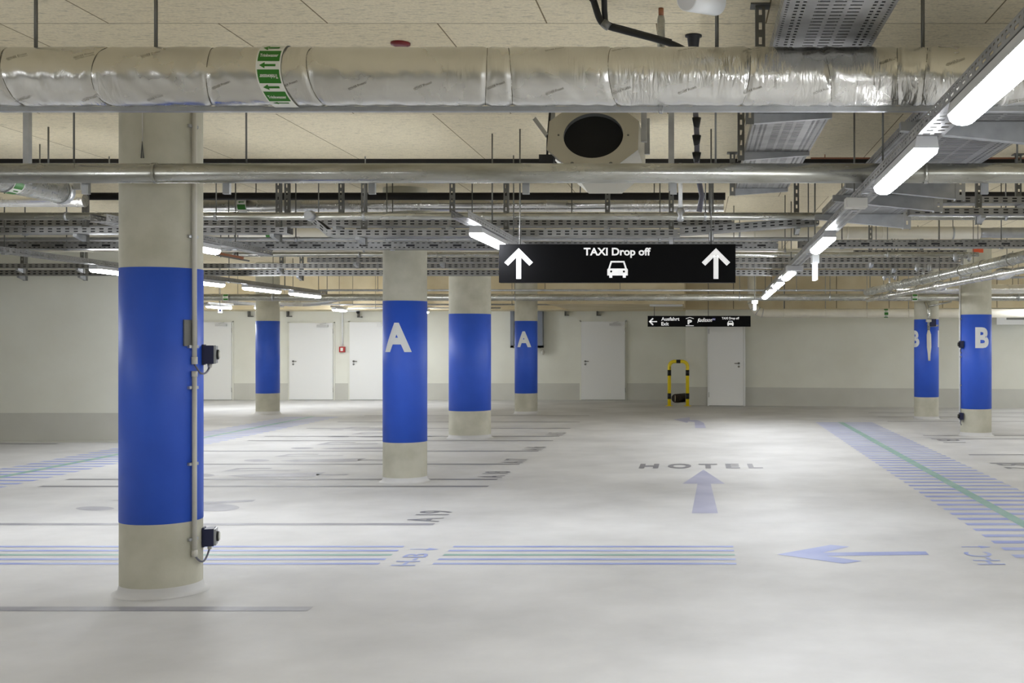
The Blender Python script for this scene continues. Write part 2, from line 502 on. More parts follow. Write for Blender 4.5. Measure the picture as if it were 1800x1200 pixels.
# lane arrows
px = lambda pts: [G(x, y) for x, y in pts]
paint('lane_arrow', [px([(1365.7, 974.3), (1483, 990.7), (1515, 986), (1453, 977.2), (1633, 975), (1627, 969), (1446, 971.2), (1493, 960.7), (1460, 957.5)])], 'line_blue', 'pale blue arrow pointing left')
paint('lane_arrow', [px([(1216, 902), (1262, 902), (1249.3, 850), (1274, 850), (1236.5, 825.3), (1200, 850), (1226, 850)])], 'line_arrow', 'grey violet straight arrow under HOTEL')
paint('lane_arrow', [px([(1222, 752), (1241, 752), (1237, 743), (1226, 738), (1212, 738), (1213, 733), (1183, 737), (1208, 743), (1210, 740.5), (1221, 741.5)])], 'line_arrow', 'grey turn arrow far up the lane')


def ellipse(cx, cy, rx, ry, n=28): return [(cx + rx * math.cos(2 * PI * i / n), cy + ry * math.sin(2 * PI * i / n)) for i in range(n)]


# bay symbols: a round head, a solid wedge-shaped body with a bar, and an open loop behind it
sym = lambda pts: [G(340 + a / 3.214, 720 + c / 3.214) for a, c in pts]
def elp(cx, cy, rx, ry): return sym([(cx + rx * math.cos(2 * PI * i / 24), cy + ry * math.sin(2 * PI * i / 24)) for i in range(24)])
def bay_symbol(x0, x1, y_loop0, y_loop1, y_b0, y_b1, hx0, hx1):
    w_ = x1 - x0; m0 = (y_loop0 + y_loop1) / 2; mb_ = (y_b0 + y_b1) / 2; hl = y_loop1 - y_loop0; hb = y_b1 - y_b0
    polys = [sym([(x0, y_loop1), (x0 + w_ * .98, y_loop1 - hl * .30), (x0 + w_ * 1.0, y_loop1 - hl * .48), (x0 + w_ * .05, y_loop1 - hl * .22)]),
             sym([(x0 + w_ * .05, y_loop1 - hl * .25), (x0 + w_ * .12, m0), (x0 + w_ * .2, y_loop0 + hl * .1), (x0 + w_ * .35, y_loop0), (x0 + w_ * .65, y_loop0 + hl * .05), (x0 + w_ * .62, y_loop0 + hl * .28), (x0 + w_ * .36, y_loop0 + hl * .24), (x0 + w_ * .25, y_loop0 + hl * .35), (x0 + w_ * .18, m0 + hl * .1), (x0 + w_ * .1, y_loop1 - hl * .25)]),
             sym([(x0 + w_ * .08, y_b1 - hb * .30), (x0 + w_ * .30, mb_ - hb * .1), (x0 + w_ * 1.32, y_b0), (x0 + w_ * 1.16, y_b1 - hb * .05), (x0 + w_ * .3, y_b1)]),
             sym([(x0 + w_ * 1.2, mb_ + hb * .1), (x0 + w_ * 1.2, mb_ - hb * .12), (x0 + w_ * 1.62, mb_ - hb * .14), (x0 + w_ * 1.58, mb_ + hb * .08)]),
             elp((hx0 + hx1) / 2, mb_ + hb * .1, (hx1 - hx0) / 2, hb * .32)]
    paint('bay_symbol', polys, 'line', 'grey pictogram painted in a bay')
bay_symbol(155, 605, 328, 349, 353, 381, -60, 120)
bay_symbol(455, 850, 249, 265, 274, 294, 285, 430)
bay_symbol(690, 1045, 182, 198, 208, 223, 550, 680)
bay_symbol(890, 1180, 128, 139, 146, 157, 760, 880)
bay_symbol(850, 1080, 96, 104, 108, 117, 770, 850)
sx3 = lambda pts: [G(a, c) for a, c in pts]
paint('bay_symbol', [[G(167 + 34 * math.cos(2 * PI * i / 28), 893.5 + 3.6 * math.sin(2 * PI * i / 28)) for i in range(28)], [G(378 + 43 * math.cos(2 * PI * i / 28), 892 + 6.5 * math.sin(2 * PI * i / 28)) for i in range(28)],
      sx3([(300, 884.5), (450, 878), (444, 881.5), (300, 889)]), sx3([(194, 879.5), (350, 872), (350, 875), (200, 880)])], 'line', 'grey pictogram painted in the bay beside the nearest column')


# ------------------------------------------------------------------ columns
def bend_text(mb, t, cx, cy, R, th0, z0, width, height, bold):
    vs, fs, h = text_mesh(t, bold)
    vs, fs = split2d(vs, fs, 0.06)
    out = []
    for a, bb in vs:
        th = th0 + a * width / R
        out.append((cx + R * math.sin(th), cy - R * math.cos(th), z0 + bb / h * height))
    mb.add(out, fs)


def column(X, d, R, label, letters=()):
    t = thing('column', label, 'column', (X, d, 0), 'round columns with a blue band'); t['kind'] = 'thing'
    MB().lathe((X, d, 0), [(R, 0.0), (R, CEIL - 0.001)], 64).build('shaft', 'concrete', t)
    MB().lathe((X, d, 0), [(R + 0.045, 0.001), (R + 0.025, 0.008), (R + 0.01, 0.022), (R + 0.003, 0.045), (R, 0.06)], 64).build('base_fillet', 'floor', t)
    MB().lathe((X, d, 0), [(R, 0.452), (R + 0.002, 0.4525), (R + 0.002, 2.0295), (R, 2.03)], 64).build('painted_band', 'blue', t)
    for ch, th, z0, wd, hh in letters:
        bb = MB(); bend_text(bb, ch, X, d, R + 0.004, th, z0, wd, hh, 0.045); bb.build('letter', 'letter', t, label='pale grey letter ' + ch)
    return t


C1 = (-3.383, 7.19, 0.242)
column(*C1, 'thick blue and concrete column nearest the camera with a conduit and two switch boxes')
column(-3.296, 12.85, 0.243, 'blue banded column with a large letter A left of the hanging sign', [('A', -0.12, ZZ(618.5, 12.63), 0.33, 0.325)])
column(-3.73, 18.7, 0.34, 'stoutest blue banded column without letter, between the two A columns')
column(-3.745, 24.95, 0.247, 'distant blue banded column with a small letter A', [('A', -0.05, ZZ(610, 24.72), 0.33, 0.345)])
column(-9.41, 24.95, 0.25, 'distant blue banded column in front of the far doors at the left')
column(4.70, 19.17, 0.257, 'blue banded column with a letter B at the right edge', [('B', 0.20, ZZ(611.5, 18.95), 0.25, 0.345)])
column(4.69, 23.25, 0.247, 'far blue banded column with a valve and a half hidden letter B', [('B', -1.28, ZZ(610, 23.1), 0.25, 0.34), ('B', 1.45, ZZ(610, 23.1), 0.25, 0.34)])


# ------------------------------------------------------------------ lamps
def make_lamp(X, d0, d1, zb, slant, label, group, wd=0.105, extra=False):
    """a long batten lamp running away from the camera from d0 to d1; zb its lowest height"""
    u = Vector((slant, 1, 0)).normalized(); v = Vector((u.y, -u.x, 0))
    L = (d1 - d0)
    c0 = Vector((X + slant * d0, d0, zb))
    t = thing('batten_lamp', label, 'lamp', c0 + u * (L / 2) + Vector((0, 0, 0.09)), group)
    prof = [(-wd / 2, 0.042), (wd / 2, 0.042), (wd * 0.42, 0.085), (-wd * 0.42, 0.085)]
    MB().prism(prof, c0, v, (0, 0, 1), u, L).build('housing', 'lamp_body', t)
    n = 8
    dp = [(-wd * 0.48, 0.042)] + [(-wd * 0.48 * math.cos(PI * i / n), 0.03 - 0.03 * math.sin(PI * i / n)) for i in range(n + 1)] + [(wd * 0.48, 0.042)]
    bb = MB(); e = 0.012
    a = [c0 + u * e + v * p + Vector((0, 0, q)) for p, q in dp]; z = [c0 + u * (L - e) + v * p + Vector((0, 0, q)) for p, q in dp]
    k = n + 3
    bb.add(a + z, [(i, i + 1, k + i + 1, k + i) for i in range(n + 2)], True)
    bb.add(a, [list(range(k))]); bb.add(z, [list(reversed(range(k)))])
    bb.build('diffuser', 'lamp', t)
    for s0 in (-0.006, L - 0.006):
        MB().prism([(-wd * .50, 0.038), (wd * .50, 0.038), (wd * .42, 0.09), (-wd * .42, 0.09)], c0 + u * s0, v, (0, 0, 1), u, 0.012).build('end_cap', 'lamp_body', t)
    for s0 in (0.15, L - 0.15):
        MB().obox(c0 + u * s0 + Vector((0, 0, 0.082)), u, v, (0, 0, 1), 0.05, wd * 0.7, 0.015).build('mounting_clip', 'galv', t)
    return t


SL = 0.017
ZB = 2.37
RX = 0.91
right_far = [(4.22, 'nearest lamp of the right row, cut by the upper right edge'), (6.2, 'second nearest lamp of the right row, below the thick steel pipe'),
             (10.4, 'third lamp of the right row, just above the small lit emergency sign'), (14.95, 'fourth lamp of the right row, under a grey junction box'),
             (17.3, 'fifth lamp of the right row, shrinking with distance'), (19.5, 'sixth lamp of the right row, next to last before the far pipe'),
             (21.35, 'farthest lamp of the right row, by the small far emergency sign')]
GR = 'batten lamps of the right row'
for d1, lb in right_far:
    make_lamp(RX, d1 - 1.28, d1, ZB, SL, lb, GR)
for d1, lb in ((1.4, 'right row lamp above the camera, out of the picture'), (-1.4, 'right row lamp behind the camera'), (-4.6, 'right row lamp far behind the camera')):
    make_lamp(RX, d1 - 1.28, d1, ZB, SL, lb, GR)
GL = 'batten lamps of the left row'
LX = -6.95
for a, c, lb in ((13.1, 14.4, 'left row lamp whose end is hidden by the left edge of the nearest column'), (15.3, 16.65, 'left row lamp just right of the nearest column, above the upper switch box'),
                 (17.5, 18.9, 'left row lamp in front of the far left column, middle of three'), (19.5, 20.9, 'left row lamp at the pipe right of the far left column')):
    make_lamp(LX, a, c, ZB, 0, lb, GL)
for c, lb in ((-1.0, 'left row lamp behind the camera'), (2.5, 'left row lamp beyond the left edge, level with the camera'), (5.6, 'left row lamp beyond the left edge, beside the nearest column'), (9.2, 'left row lamp just beyond the left edge')):
    make_lamp(LX, c - 0.64, c + 0.64, ZB, 0, lb, GL)
GM = 'batten lamps over the parking bays'
make_lamp(-4.42, 9.2, 10.45, ZB, 0, 'lamp peeping out right of the nearest column above its blue band', GM)
make_lamp(-1.70, 8.74, 9.94, ZB, 0, 'slanting lamp half hidden by the left end of the TAXI sign', GM)
GF = 'far lamps by the white doors'
make_lamp(-6.9, 28.0, 29.1, 2.30, 0, 'tiny distant lamp between the A column and the stout column', GF)
make_lamp(-11.0, 25.6, 26.8, 2.34, 0, 'tiny distant lamp above the leftmost far door', GF)
make_lamp(-10.3, 26.6, 27.9, 2.34, 0, 'small distant lamp left of the far left column top', GF)
make_lamp(-9.0, 28.2, 29.1, 2.34, 0, 'small distant lamp behind the far left column top', GF)
GB = 'lamps over the B bays beyond the right edge'
for c, lb in ((5.0, 'B bay lamp beyond the right edge, near'), (10.5, 'B bay lamp beyond the right edge, middle'), (16.5, 'B bay lamp beyond the right edge, far')):
    make_lamp(6.3, c - 0.64, c + 0.64, 2.45, 0, lb, GB)  # added out of view to light the B bays
for c, lb in ((4.0, 'next aisle lamp far right of the picture, nearest'), (9.0, 'next aisle lamp far right of the picture, second'), (14.0, 'next aisle lamp far right of the picture, third'), (19.0, 'next aisle lamp far right of the picture, fourth'), (23.5, 'next aisle lamp far right of the picture, farthest')):
    make_lamp(10.2, c - 0.64, c + 0.64, 2.45, 0, lb, GB)  # added beyond the view to brighten the dark far right wall
for c, lb in ((22.0, 'lamp beyond the B columns at the right edge, nearer the camera'), (25.0, 'lamp beyond the B columns at the right edge, by the far wall')):
    make_lamp(7.7, c - 0.5, c + 0.5, 2.40, 0, lb, GB)  # unseen extra lamps that lift the right end of the far wall
for c, lb in ((20.5, 'lamp hidden behind the left wall, near'), (23.5, 'lamp hidden behind the left wall, middle'), (27.0, 'lamp hidden behind the left wall, far')):
    make_lamp(-14.2, c - 0.64, c + 0.64, 2.40, 0, lb, 'lamps behind the left wall')  # added out of sight to brighten the far doors at the left


# ------------------------------------------------------------------ hangers
def rod_to_ceiling(t, x, d, z, r=0.006, name='hanger_rod', m='dark_steel'):
    MB().tube([(x, d, z), (x, d, CEIL)], r, 8).build(name, m, t)


def strut(mb, x, d, z0, z1, wd=0.045, dp=0.045, slots=True):
    """a slotted C-profile standing upright, slots to the front"""
    rows = [(wd / 2 - 0.008, wd / 2 + 0.008, 0.075, 0.036)] if slots else []
    mb.perf((x + wd / 2, d - dp / 2, z0), (0, 0, 1), (-1, 0, 0), z1 - z0, wd, rows)
    mb.box((x - wd / 2, d - dp / 2 + 0.0005, z0), (x - wd / 2 + 0.003, d + dp / 2, z1))
    mb.box((x + wd / 2 - 0.003, d - dp / 2 + 0.0005, z0), (x + wd / 2, d + dp / 2, z1))
    return mb


def hanger_post(t, x, d, z, wd=0.05, m='dark_steel'):
    bb = MB(); strut(bb, x, d, z, CEIL, wd, wd); bb.box((x - wd, d - wd, CEIL - 0.008), (x + wd, d + wd, CEIL))
    bb.build('hanger_post', m, t)


# ------------------------------------------------------------------ cable trays
def tray(label, o, u, L, wd, h, posts=(), rods=(), style='fine', lips=True, m='tray', arm=True, name='cable_tray'):
    """a perforated channel from o along u; o is the lower edge nearest the camera (or left edge for one running away)"""
    u = Vector(u).normalized(); hz = Vector((u.x, u.y, 0)).normalized()
    v = Vector((-hz.y, hz.x, 0)) if abs(hz.x) > abs(hz.y) else Vector((hz.y, -hz.x, 0))
    if v.y < 0 and abs(hz.x) > abs(hz.y): v = -v
    if v.x < 0 and abs(hz.y) > abs(hz.x): v = -v
    o = Vector(o); zz = Vector((0, 0, 1))
    t = thing(name, label, 'cable tray', o + u * (L / 2) + v * (wd / 2))
    if style == 'fine':
        side = [(h * 0.22, h * 0.40, 0.084, 0.042), (h * 0.62, h * 0.80, 0.084, 0.042)]
        bot = [(wd * 0.2, wd * 0.2 + 0.012, 0.1, 0.05), (wd * 0.5, wd * 0.5 + 0.012, 0.1, 0.05), (wd * 0.8, wd * 0.8 + 0.012, 0.1, 0.05)]
    elif style == 'long':
        side = [(h * 0.12, h * 0.24, 0.05, 0.022), (h * 0.32, h * 0.58, 0.25, 0.09), (h * 0.74, h * 0.84, 0.06, 0.03)]
        bot = [(wd * 0.3, wd * 0.3 + 0.02, 0.1, 0.05), (wd * 0.7, wd * 0.7 + 0.02, 0.1, 0.05)]
    elif style == 'strip':
        side = [(h * 0.25, h * 0.45, 0.10, 0.05), (h * 0.65, h * 0.8, 0.05, 0.02)]
        bot = [(wd * 0.16, wd * 0.42, 0.075, 0.03), (wd * 0.58, wd * 0.84, 0.075, 0.03)]
    else:
        side = [(h * 0.25, h * 0.45, 0.05, 0.022), (h * 0.6, h * 0.8, 0.05, 0.022)]
        bot = [(0.012, 0.024, 0.034, 0.014), (0.05, 0.066, 0.045, 0.02), (0.08, 0.096, 0.045, 0.02),
               (wd - 0.024, wd - 0.012, 0.034, 0.014), (wd - 0.066, wd - 0.05, 0.045, 0.02), (wd - 0.096, wd - 0.08, 0.045, 0.02)]
        a = (wd - 0.26) / 3
        bot += [(0.13 + i * a + 0.01, 0.13 + (i + 1) * a - 0.01, 0.05, 0.014) for i in range(3)]
    MB().perf(o, u, v, L, wd, bot).build('tray_bottom', m, t, solid=0.002)
    for k in (0, 1):
        MB().perf(o + v * (wd * k), u, zz, L, h, side).build('tray_side', m, t, solid=0.002)
        if lips:
            s0 = o + v * (wd * k) + zz * h; w2 = v * (0.012 if k == 0 else -0.012)
            MB().add([s0, s0 + u * L, s0 + u * L + w2, s0 + w2], [(0, 1, 2, 3)]).build('rim', m, t, solid=0.002)
    if style in ('fine', 'long', 'wide'):
        cb = MB(); rc = h * 0.42; kx = max(2, int(wd / (2 * rc)))
        for i in range(kx):
            q_ = o + v * (wd * (i + 0.5) / kx) + zz * (rc + 0.004)
            cb.tube([q_ + u * 0.05, q_ + u * (L - 0.05)], rc, 8)
        tag(cb.build('cables', 'cable_dark', t), kind='stuff')
    mid = o + v * (wd / 2)
    for x in posts:
        s = (x - mid.x) / u.x if abs(u.x) > 0.3 else (x - mid.y) / u.y
        c = mid + u * s
        dn = -v if abs(hz.x) > abs(hz.y) else v
        p = c - dn * (-wd / 2 - 0.03)
        # post stands beside the tray and carries an arm under it
        p = c + v * (wd / 2 + 0.035) if abs(hz.x) > abs(hz.y) else c - v * (wd / 2 + 0.035)
        hanger_post(t, p.x, p.y, c.z - 0.07)
        if arm:
            back = p - (v * 0.025 if abs(hz.x) > abs(hz.y) else v * -0.025)
            tip = c - v * (wd / 2) if abs(hz.x) > abs(hz.y) else c + v * (wd / 2)
            dv = (tip - back); ln = dv.length; dv.normalize()
            MB().prism([(0, -0.065), (ln, -0.03), (ln, -0.003), (0, -0.003)], Vector((back.x, back.y, c.z)) - u * 0.02, dv, zz, u, 0.04).build('support_arm', 'galv', t)
    for x in rods:
        s = (x - mid.x) / u.x if abs(u.x) > 0.3 else (x - mid.y) / u.y
        c = mid + u * s
        rod_to_ceiling(t, c.x, c.y, c.z - 0.012)
        MB().cbox((c.x, c.y, c.z - 0.008), (0.04, 0.04, 0.012)).build('washer_plate', 'galv', t)
    return t


def xtray(label, y_bottom, h_px, x0, x1, d, posts=(), rods=(), wd=0.2, style='fine', y_end=None, **kw):
    a = P(x0, y_bottom, d); c = P(x1, y_end if y_end is not None else y_bottom, d)
    return tray(label, a, c - a, (c - a).length, wd, h_px * d / FPX, [XX(p, d + wd + .03) for p in posts], [XX(p, d + wd / 2) for p in rods], style, **kw)


# upper trays over the bays
xtray('upper perforated tray running behind the thin pipe over the A columns', 397, 12, -300, 1290, 11.6, posts=(505, 600, 795, 1068), wd=0.2)
xtray('lower perforated tray at the left, ending beside the jog near the sprinkler head', 410, 11, -300, 505, 11.15, posts=(150, 490), rods=(44,), wd=0.16)
xtray('lower perforated tray running from the jog to above the TAXI sign', 415, 12, 575, 1195, 11.05, posts=(640, 890, 1180), wd=0.2)
xtray('short slanting tray piece stepping down left of the A column', 389, 12, 545, 575, 11.05, rods=(560,), wd=0.2, y_end=415)
xtray('rising tray piece between the TAXI sign and the right lamp row', 412, 13, 1195, 1440, 11.05, posts=(1250, 1400), wd=0.2, y_end=394)
xtray('tray with long slots crossing just above the A column top', 437, 13, -300, 1368, 12.15, rods=(117, 44, 402, 690, 1005), wd=0.2, style='long')
xtray('tray with long slots crossing right of the lamp row', 434, 13, 1405, 1990, 12.15, rods=(1480, 1760), wd=0.2, style='long')
xtray('narrow slotted tray behind the A column, over the stout column', 461, 9, 540, 1690, 15.5, posts=(630, 780, 1100, 1530), wd=0.15)
xtray('pale slotted tray low over the stout column', 471, 8, -200, 1690, 16.4, posts=(40, 145, 495, 1570), wd=0.12)
xtray('lowest slotted tray in front of the beige downstand', 484, 10, -200, 1640, 17.25, posts=(44, 150, 530, 1620), wd=0.15)
xtray('dark slotted tray high at the right behind the brackets', 357, 12, 1640, 2050, 10.25, posts=(1790, 1960), wd=0.2)
xtray('second slotted tray high at the right, over the thin pipe', 377, 12, 1600, 2050, 9.75, posts=(1720, 1930), wd=0.14)
xtray('short slotted tray over the right valves', 447, 8, 1440, 1700, 14.6, rods=(1480, 1540, 1650), wd=0.1)
# ladder-like wide trays running away from the camera
T1Z = 2.975
tray('wide perforated tray running away above the foil pipe at upper right', (0.36, 3.9, T1Z), (0, 1, 0), 6.7, 0.47, 0.06, posts=(4.2, 5.85, 7.0, 8.4, 10.4), style='wide')
tray('wide ribbed tray to the right of the lamp row', (1.16, 5.55, 2.74), (0, 1, 0), 5.0, 0.70, 0.06, posts=(), style='wide')
T2 = [o for o in COL.objects if o.get('label') == 'wide ribbed tray to the right of the lamp row'][0]
for d in (6.05, 8.3, 9.05, 10.4):
    x = 1.915
    hanger_post(T2, x, d, 2.60, 0.07, 'galv')
    MB().prism([(0, -0.13), (0.80, -0.05), (0.80, -0.004), (0, -0.004)], (x - 0.035, d - 0.03, 2.74), (-1, 0, 0), (0, 0, 1), (0, 1, 0), 0.06).build('support_arm', 'galv', T2)
# lamp carrier trays
RT = tray('narrow carrier tray of the right lamp row', (0.865 + SL * -6, -6, 2.46), (SL, 1, 0), 27.6, 0.115, 0.05, rods=(1.0, 3.3, 7.6, 11.4, 14.0, 15.95, 19.0, 21.4), style='strip')
tray('narrow carrier tray of the left lamp row', (LX - 0.06, -2, 2.46), (0, 1, 0), 23.2, 0.12, 0.055, rods=(0, 4, 8, 11.42, 14.7, 16.9, 19.2, 20.9), style='strip')
tray('short carrier tray above the lamp beside the nearest column', (-4.48, 8.4, 2.46), (0, 1, 0), 3.3, 0.12, 0.055, rods=(9.0, 10.9), style='strip')
tray('carrier tray of the slanting lamp at the left end of the TAXI sign', (-1.76, 8.15, 2.46), (0, 1, 0), 2.85, 0.12, 0.055, rods=(9.45, 10.55), style='strip')
tray('carrier tray of the far lamps by the white doors', (-10.35, 24.8, 2.43), (0, 1, 0), 3.4, 0.12, 0.05, rods=(25.5, 28), style='strip')
for nm, x, a, c, z in (('upper', -6.9, 27.9, 29.15, 2.39), ('left', -11.0, 25.5, 26.9, 2.43), ('rear', -9.0, 28.1, 29.15, 2.43)):
    tray({'upper': 'short carrier of the tiny lamp seen right of the A column', 'left': 'short carrier of the tiny lamp over the leftmost far door', 'rear': 'short carrier of the lamp behind the far left column'}[nm], (x - 0.05, a, z), (0, 1, 0), c - a, 0.1, 0.04, rods=((a + c) / 2,), style='strip')
tray('carrier tray of the next aisle lamps', (10.14, 3, 2.54), (0, 1, 0), 21.5, 0.12, 0.055, rods=(5, 11, 16, 22), style='strip')
tray('carrier tray of the lamps beyond the B columns', (7.64, 21, 2.49), (0, 1, 0), 5.0, 0.12, 0.05, rods=(21.5, 25), style='strip')
tray('carrier tray of the lamps behind the left wall', (-14.26, 19.5, 2.49), (0, 1, 0), 8.5, 0.12, 0.055, rods=(21.5, 26), style='strip')
tray('carrier tray of the B bay lamps', (6.24, 2, 2.54), (0, 1, 0), 16.5, 0.12, 0.055, rods=(3, 8, 13, 18), style='strip')


# ------------------------------------------------------------------ pipes
def solve_phi(y_px, yc, zc, R):
    best = min(range(-90, 91), key=lambda a: abs((VPY - (zc + R * math.sin(math.radians(a)) - EYE) * FPX / (yc - R * math.cos(math.radians(a)))) - y_px))
    return math.radians(best)


def on_pipe(yc, zc, R, x, phi): return Vector((x, yc - R * math.cos(phi), zc + R * math.sin(phi)))


def tape_on_pipe(t, yc, zc, R, xc, wd, rows, text=None, slope=0.0, m_t='tape'):
    """a white wrap with green fields; rows = [(phi0, phi1, 'box'|'boxflip'|'arrow')]"""
    f = lambda x, ph, lift: on_pipe(yc, zc, R + lift, xc + x + slope * max(0.0, 0.1 - math.sin(ph)) ** 2, ph)
    bb = MB(); n = 30
    vs = []
    for i in range(n + 1):
        ph = -1.7 + 3.4 * i / n
        vs += [f(-wd / 2, ph, 0.006), f(wd / 2, ph, 0.006)]
    bb.add(vs, [(2 * i, 2 * i + 1, 2 * i + 3, 2 * i + 2) for i in range(n)], True)
    tp = bb.build('label_tape', m_t, t, label='white wrap-around label with green fields')
    g = MB(); wt = MB()
    for p0, p1, kind in rows:
        if kind.startswith('box'):
            hw = wd * 0.44; vs = []
            for i in range(5):
                ph = p0 + (p1 - p0) * i / 4; vs += [f(-hw, ph, 0.0075), f(hw, ph, 0.0075)]
            g.add(vs, [(2 * i, 2 * i + 1, 2 * i + 3, 2 * i + 2) for i in range(4)])
            if text:
                tv, tf, th = text_mesh(text, 0.02)
                hh = abs(p1 - p0) * 0.30; s = -1 if kind == 'boxflip' else 1; pc = (p0 + p1) / 2
                wt.add([f(s * a * wd * 0.74, pc + s * (bb_ / th - 0.5) * hh, 0.009) for a, bb_ in tv], tf)
        else:
            pc = (p0 + p1) / 2; hp = (p1 - p0) / 2
            pl = [(-0.36, 0), (-0.14, 1), (-0.14, 0.38), (0.30, 0.38), (0.30, -0.38), (-0.14, -0.38), (-0.14, -1)]
            g.add([f(a * wd, pc + q * hp, 0.0075) for a, q in pl], [(0, 1, 6), (2, 3, 4, 5)])
    g.build('green_field', 'green', tp)
    if wt.v: wt.build('lettering', m_t, tp)
    return tp


def xpipe(label, y_axis, d, r, x0, x1, m='pipe', rods=(), couplings=(), name='pipe', n=20, hooks=True):
    zc = ZZ(y_axis, d)
    t = thing(name, label, 'pipe', (XX((x0 + x1) / 2, d), d, zc))
    MB().tube([(XX(x0, d), d, zc), (XX(x1, d), d, zc)], r, n).build('pipe_run', m, t)
    for x in couplings:
        X = XX(x, d)
        MB().tube([(X - 0.012, d, zc), (X + 0.012, d, zc)], r + 0.004, n).build('joint_ring', m, t)
    for x in rods:
        X = XX(x, d)
        if hooks: MB().tube([(X - 0.012, d, zc), (X + 0.012, d, zc)], r + 0.006, n).build('pipe_clamp', 'galv', t)
        rod_to_ceiling(t, X, d, zc + r)
    return t, zc


# the big foil-wrapped pipe
D1 = 5.3; R1 = 0.1345; Y1 = 133.0; Z1 = ZZ(Y1, D1 - 0.02)
big = thing('insulated_pipe', 'big foil-wrapped drinking water pipe across the top with a green label', 'pipe', (XX(900, D1), D1, Z1))
seams = [XX(x, D1) for x in (-170, 30, 195, 375, 562, 855, 897, 1082, 1308, 1450, 1578, 1625, 1760)]
MBp = MB(); NS = 72
xs = []; x = XX(-420, D1)
while x < XX(2150, D1): xs.append(x); x += 0.009
base = 0
for x in xs:
    dist = min(abs(x - s - 0.0) for s in seams)
    for k in range(NS):
        q = 2 * PI * k / NS
        # each seam leans a little, so its pinch moves along the pipe with the angle
        dd = min(abs(x - s - 0.025 * math.sin(q + s * 5)) for s in seams)
        rr = R1 * (1 - 0.055 * math.exp(-(dd / 0.012) ** 2) + 0.012 * math.exp(-(dd / 0.07) ** 2)) + 0.0016 * math.sin(x * 9 + 3 * q) * math.sin(x * 23) + 0.0009 * math.sin(x * 61 + q * 7)
        MBp.v.append(Vector((x, D1 - rr * math.cos(q), Z1 + rr * math.sin(q))))
for i in range(len(xs) - 1):
    for k in range(NS):
        k2 = (k + 1) % NS
        MBp.f.append([i * NS + k, (i + 1) * NS + k, (i + 1) * NS + k2, i * NS + k2]); MBp.s.append(True)
MBp.build('foil_jacket', 'foil', big)
for x in seams[1:-1]:
    b = MB()
    pts = [on_pipe(D1, Z1, R1 * 0.962, x + 0.025 * math.sin(PI / 2 - 0 + a * 0 + x * 0) * 0 + 0.025 * math.sin(a + x * 5), a) for a in [(-1.9 + 3.8 * i / 24) for i in range(25)]]
    b.tube(pts, 0.0016, 6)
    b.build('seam_tape', 'ink', big)
# maker's print on the foil, in two rows that lean
tv, tf, th = text_mesh('ISOVER Protect', 0.0)
prints = [(30, 100), (148, 98), (265, 96), (40, 173), (158, 172), (273, 171), (388, 149), (508, 148), (628, 150), (743, 150), (872, 149), (975, 88), (1092, 88), (1208, 88), (1322, 88), (1426, 92), (1562, 106),
          (975, 160), (1093, 158), (1208, 158), (1323, 157), (1446, 158), (1560, 178), (1680, 108), (1790, 176)]
for x, y in prints:
    ph0 = solve_phi(y, D1, Z1, R1); X0 = XX(x, D1 - R1 * math.cos(ph0))
    wdt = 0.088; ca, sa = math.cos(0.37), math.sin(0.37)
    out = []
    for a, bb_ in tv:
        p, q = a * wdt, (bb_ - th / 2) * wdt * 1.1
        out.append(on_pipe(D1, Z1, R1 + 0.0055, X0 + p * ca - q * sa, ph0 + (p * sa + q * ca) / R1))
    pr = MB(); pr.add(out, tf); pr.build('printed_lettering', 'ink', big)
rows = []
for y0, y1, kd in ((81.5, 88.5, 'arrow'), (89.5, 107.8, 'box'), (109.5, 120, 'arrow'), (122.5, 146.5, 'boxflip'), (148.5, 158.5, 'arrow'), (160.5, 177.2, 'box'), (178.8, 182.8, 'arrow')):
    rows.append((solve_phi(y1, D1, Z1, R1 + .006), solve_phi(y0, D1, Z1, R1 + .006), kd))
tape_on_pipe(big, D1, Z1, R1, XX(470, D1 - R1) + 0.005, 0.113, rows, 'Trinkwasser', slope=0.027)
for x in (62, 273, 1259, 1621):
    X = XX(x, D1)
    rod_to_ceiling(big, X, D1, Z1 + R1 - 0.01, 0.006)
# carrying rail under it
zr = ZZ(190.8, D1 + 0.03)
rl = thing('carrier_rail', 'thin galvanized rail right under the big foil-wrapped pipe', 'rail', (XX(800, D1), D1 + 0.05, zr))
MB().box((XX(-420, D1), D1 + 0.03, zr - 0.011), (XX(2150, D1), D1 + 0.07, zr + 0.011)).build('rail_profile', 'galv', rl)
for x in (65, 276, 1262, 1624):
    X = XX(x, D1 + 0.15)
    MB().tube([(X, D1 + 0.07, zr), (X, D1 + R1 + 0.016, zr + 0.06), (X, D1 + R1 + 0.016, CEIL)], 0.004, 8).build('hanger_rod', 'dark_steel', rl)
MB().tube([P(1158, 186, D1 + 0.0), P(1158, 197, D1), P(1160, 199, D1), P(1164, 199, D1), P(1165, 186, D1)], 0.003, 6).build('wire_hook', 'galv', rl)

# the bare steel main below it
D2 = 6.75
p2, z2 = xpipe('thick bare steel pipe crossing in front of the nearest column top', 304.5, D2, 0.0585, -420, 2250, rods=(130, 433, 1258, 1552, 1788), couplings=(273, 1627), n=28, hooks=False)
for x in (-30, 192, 642):
    X = XX(x, D2)
    MB().tube([(X, D2, z2), (X, D2, z2 + 0.10)], 0.004, 6).build('stub_bolt', 'galv', p2)
for x in (153, 400, 655, 925, 1184, 1520, 1730):
    X = XX(x, D2 + 0.08)
    MB().box((X - 0.02, D2 + 0.055, z2 - 0.115), (X + 0.02, D2 + 0.085, z2 + 0.02)).build('hook_plate', 'galv', p2)
X = XX(50, D2 + 0.12)
hp = MB(); strut(hp, X, D2 + 0.11, z2 - 0.05, CEIL, 0.035, 0.035, False); hp.build('hanger_post', 'galv', p2)
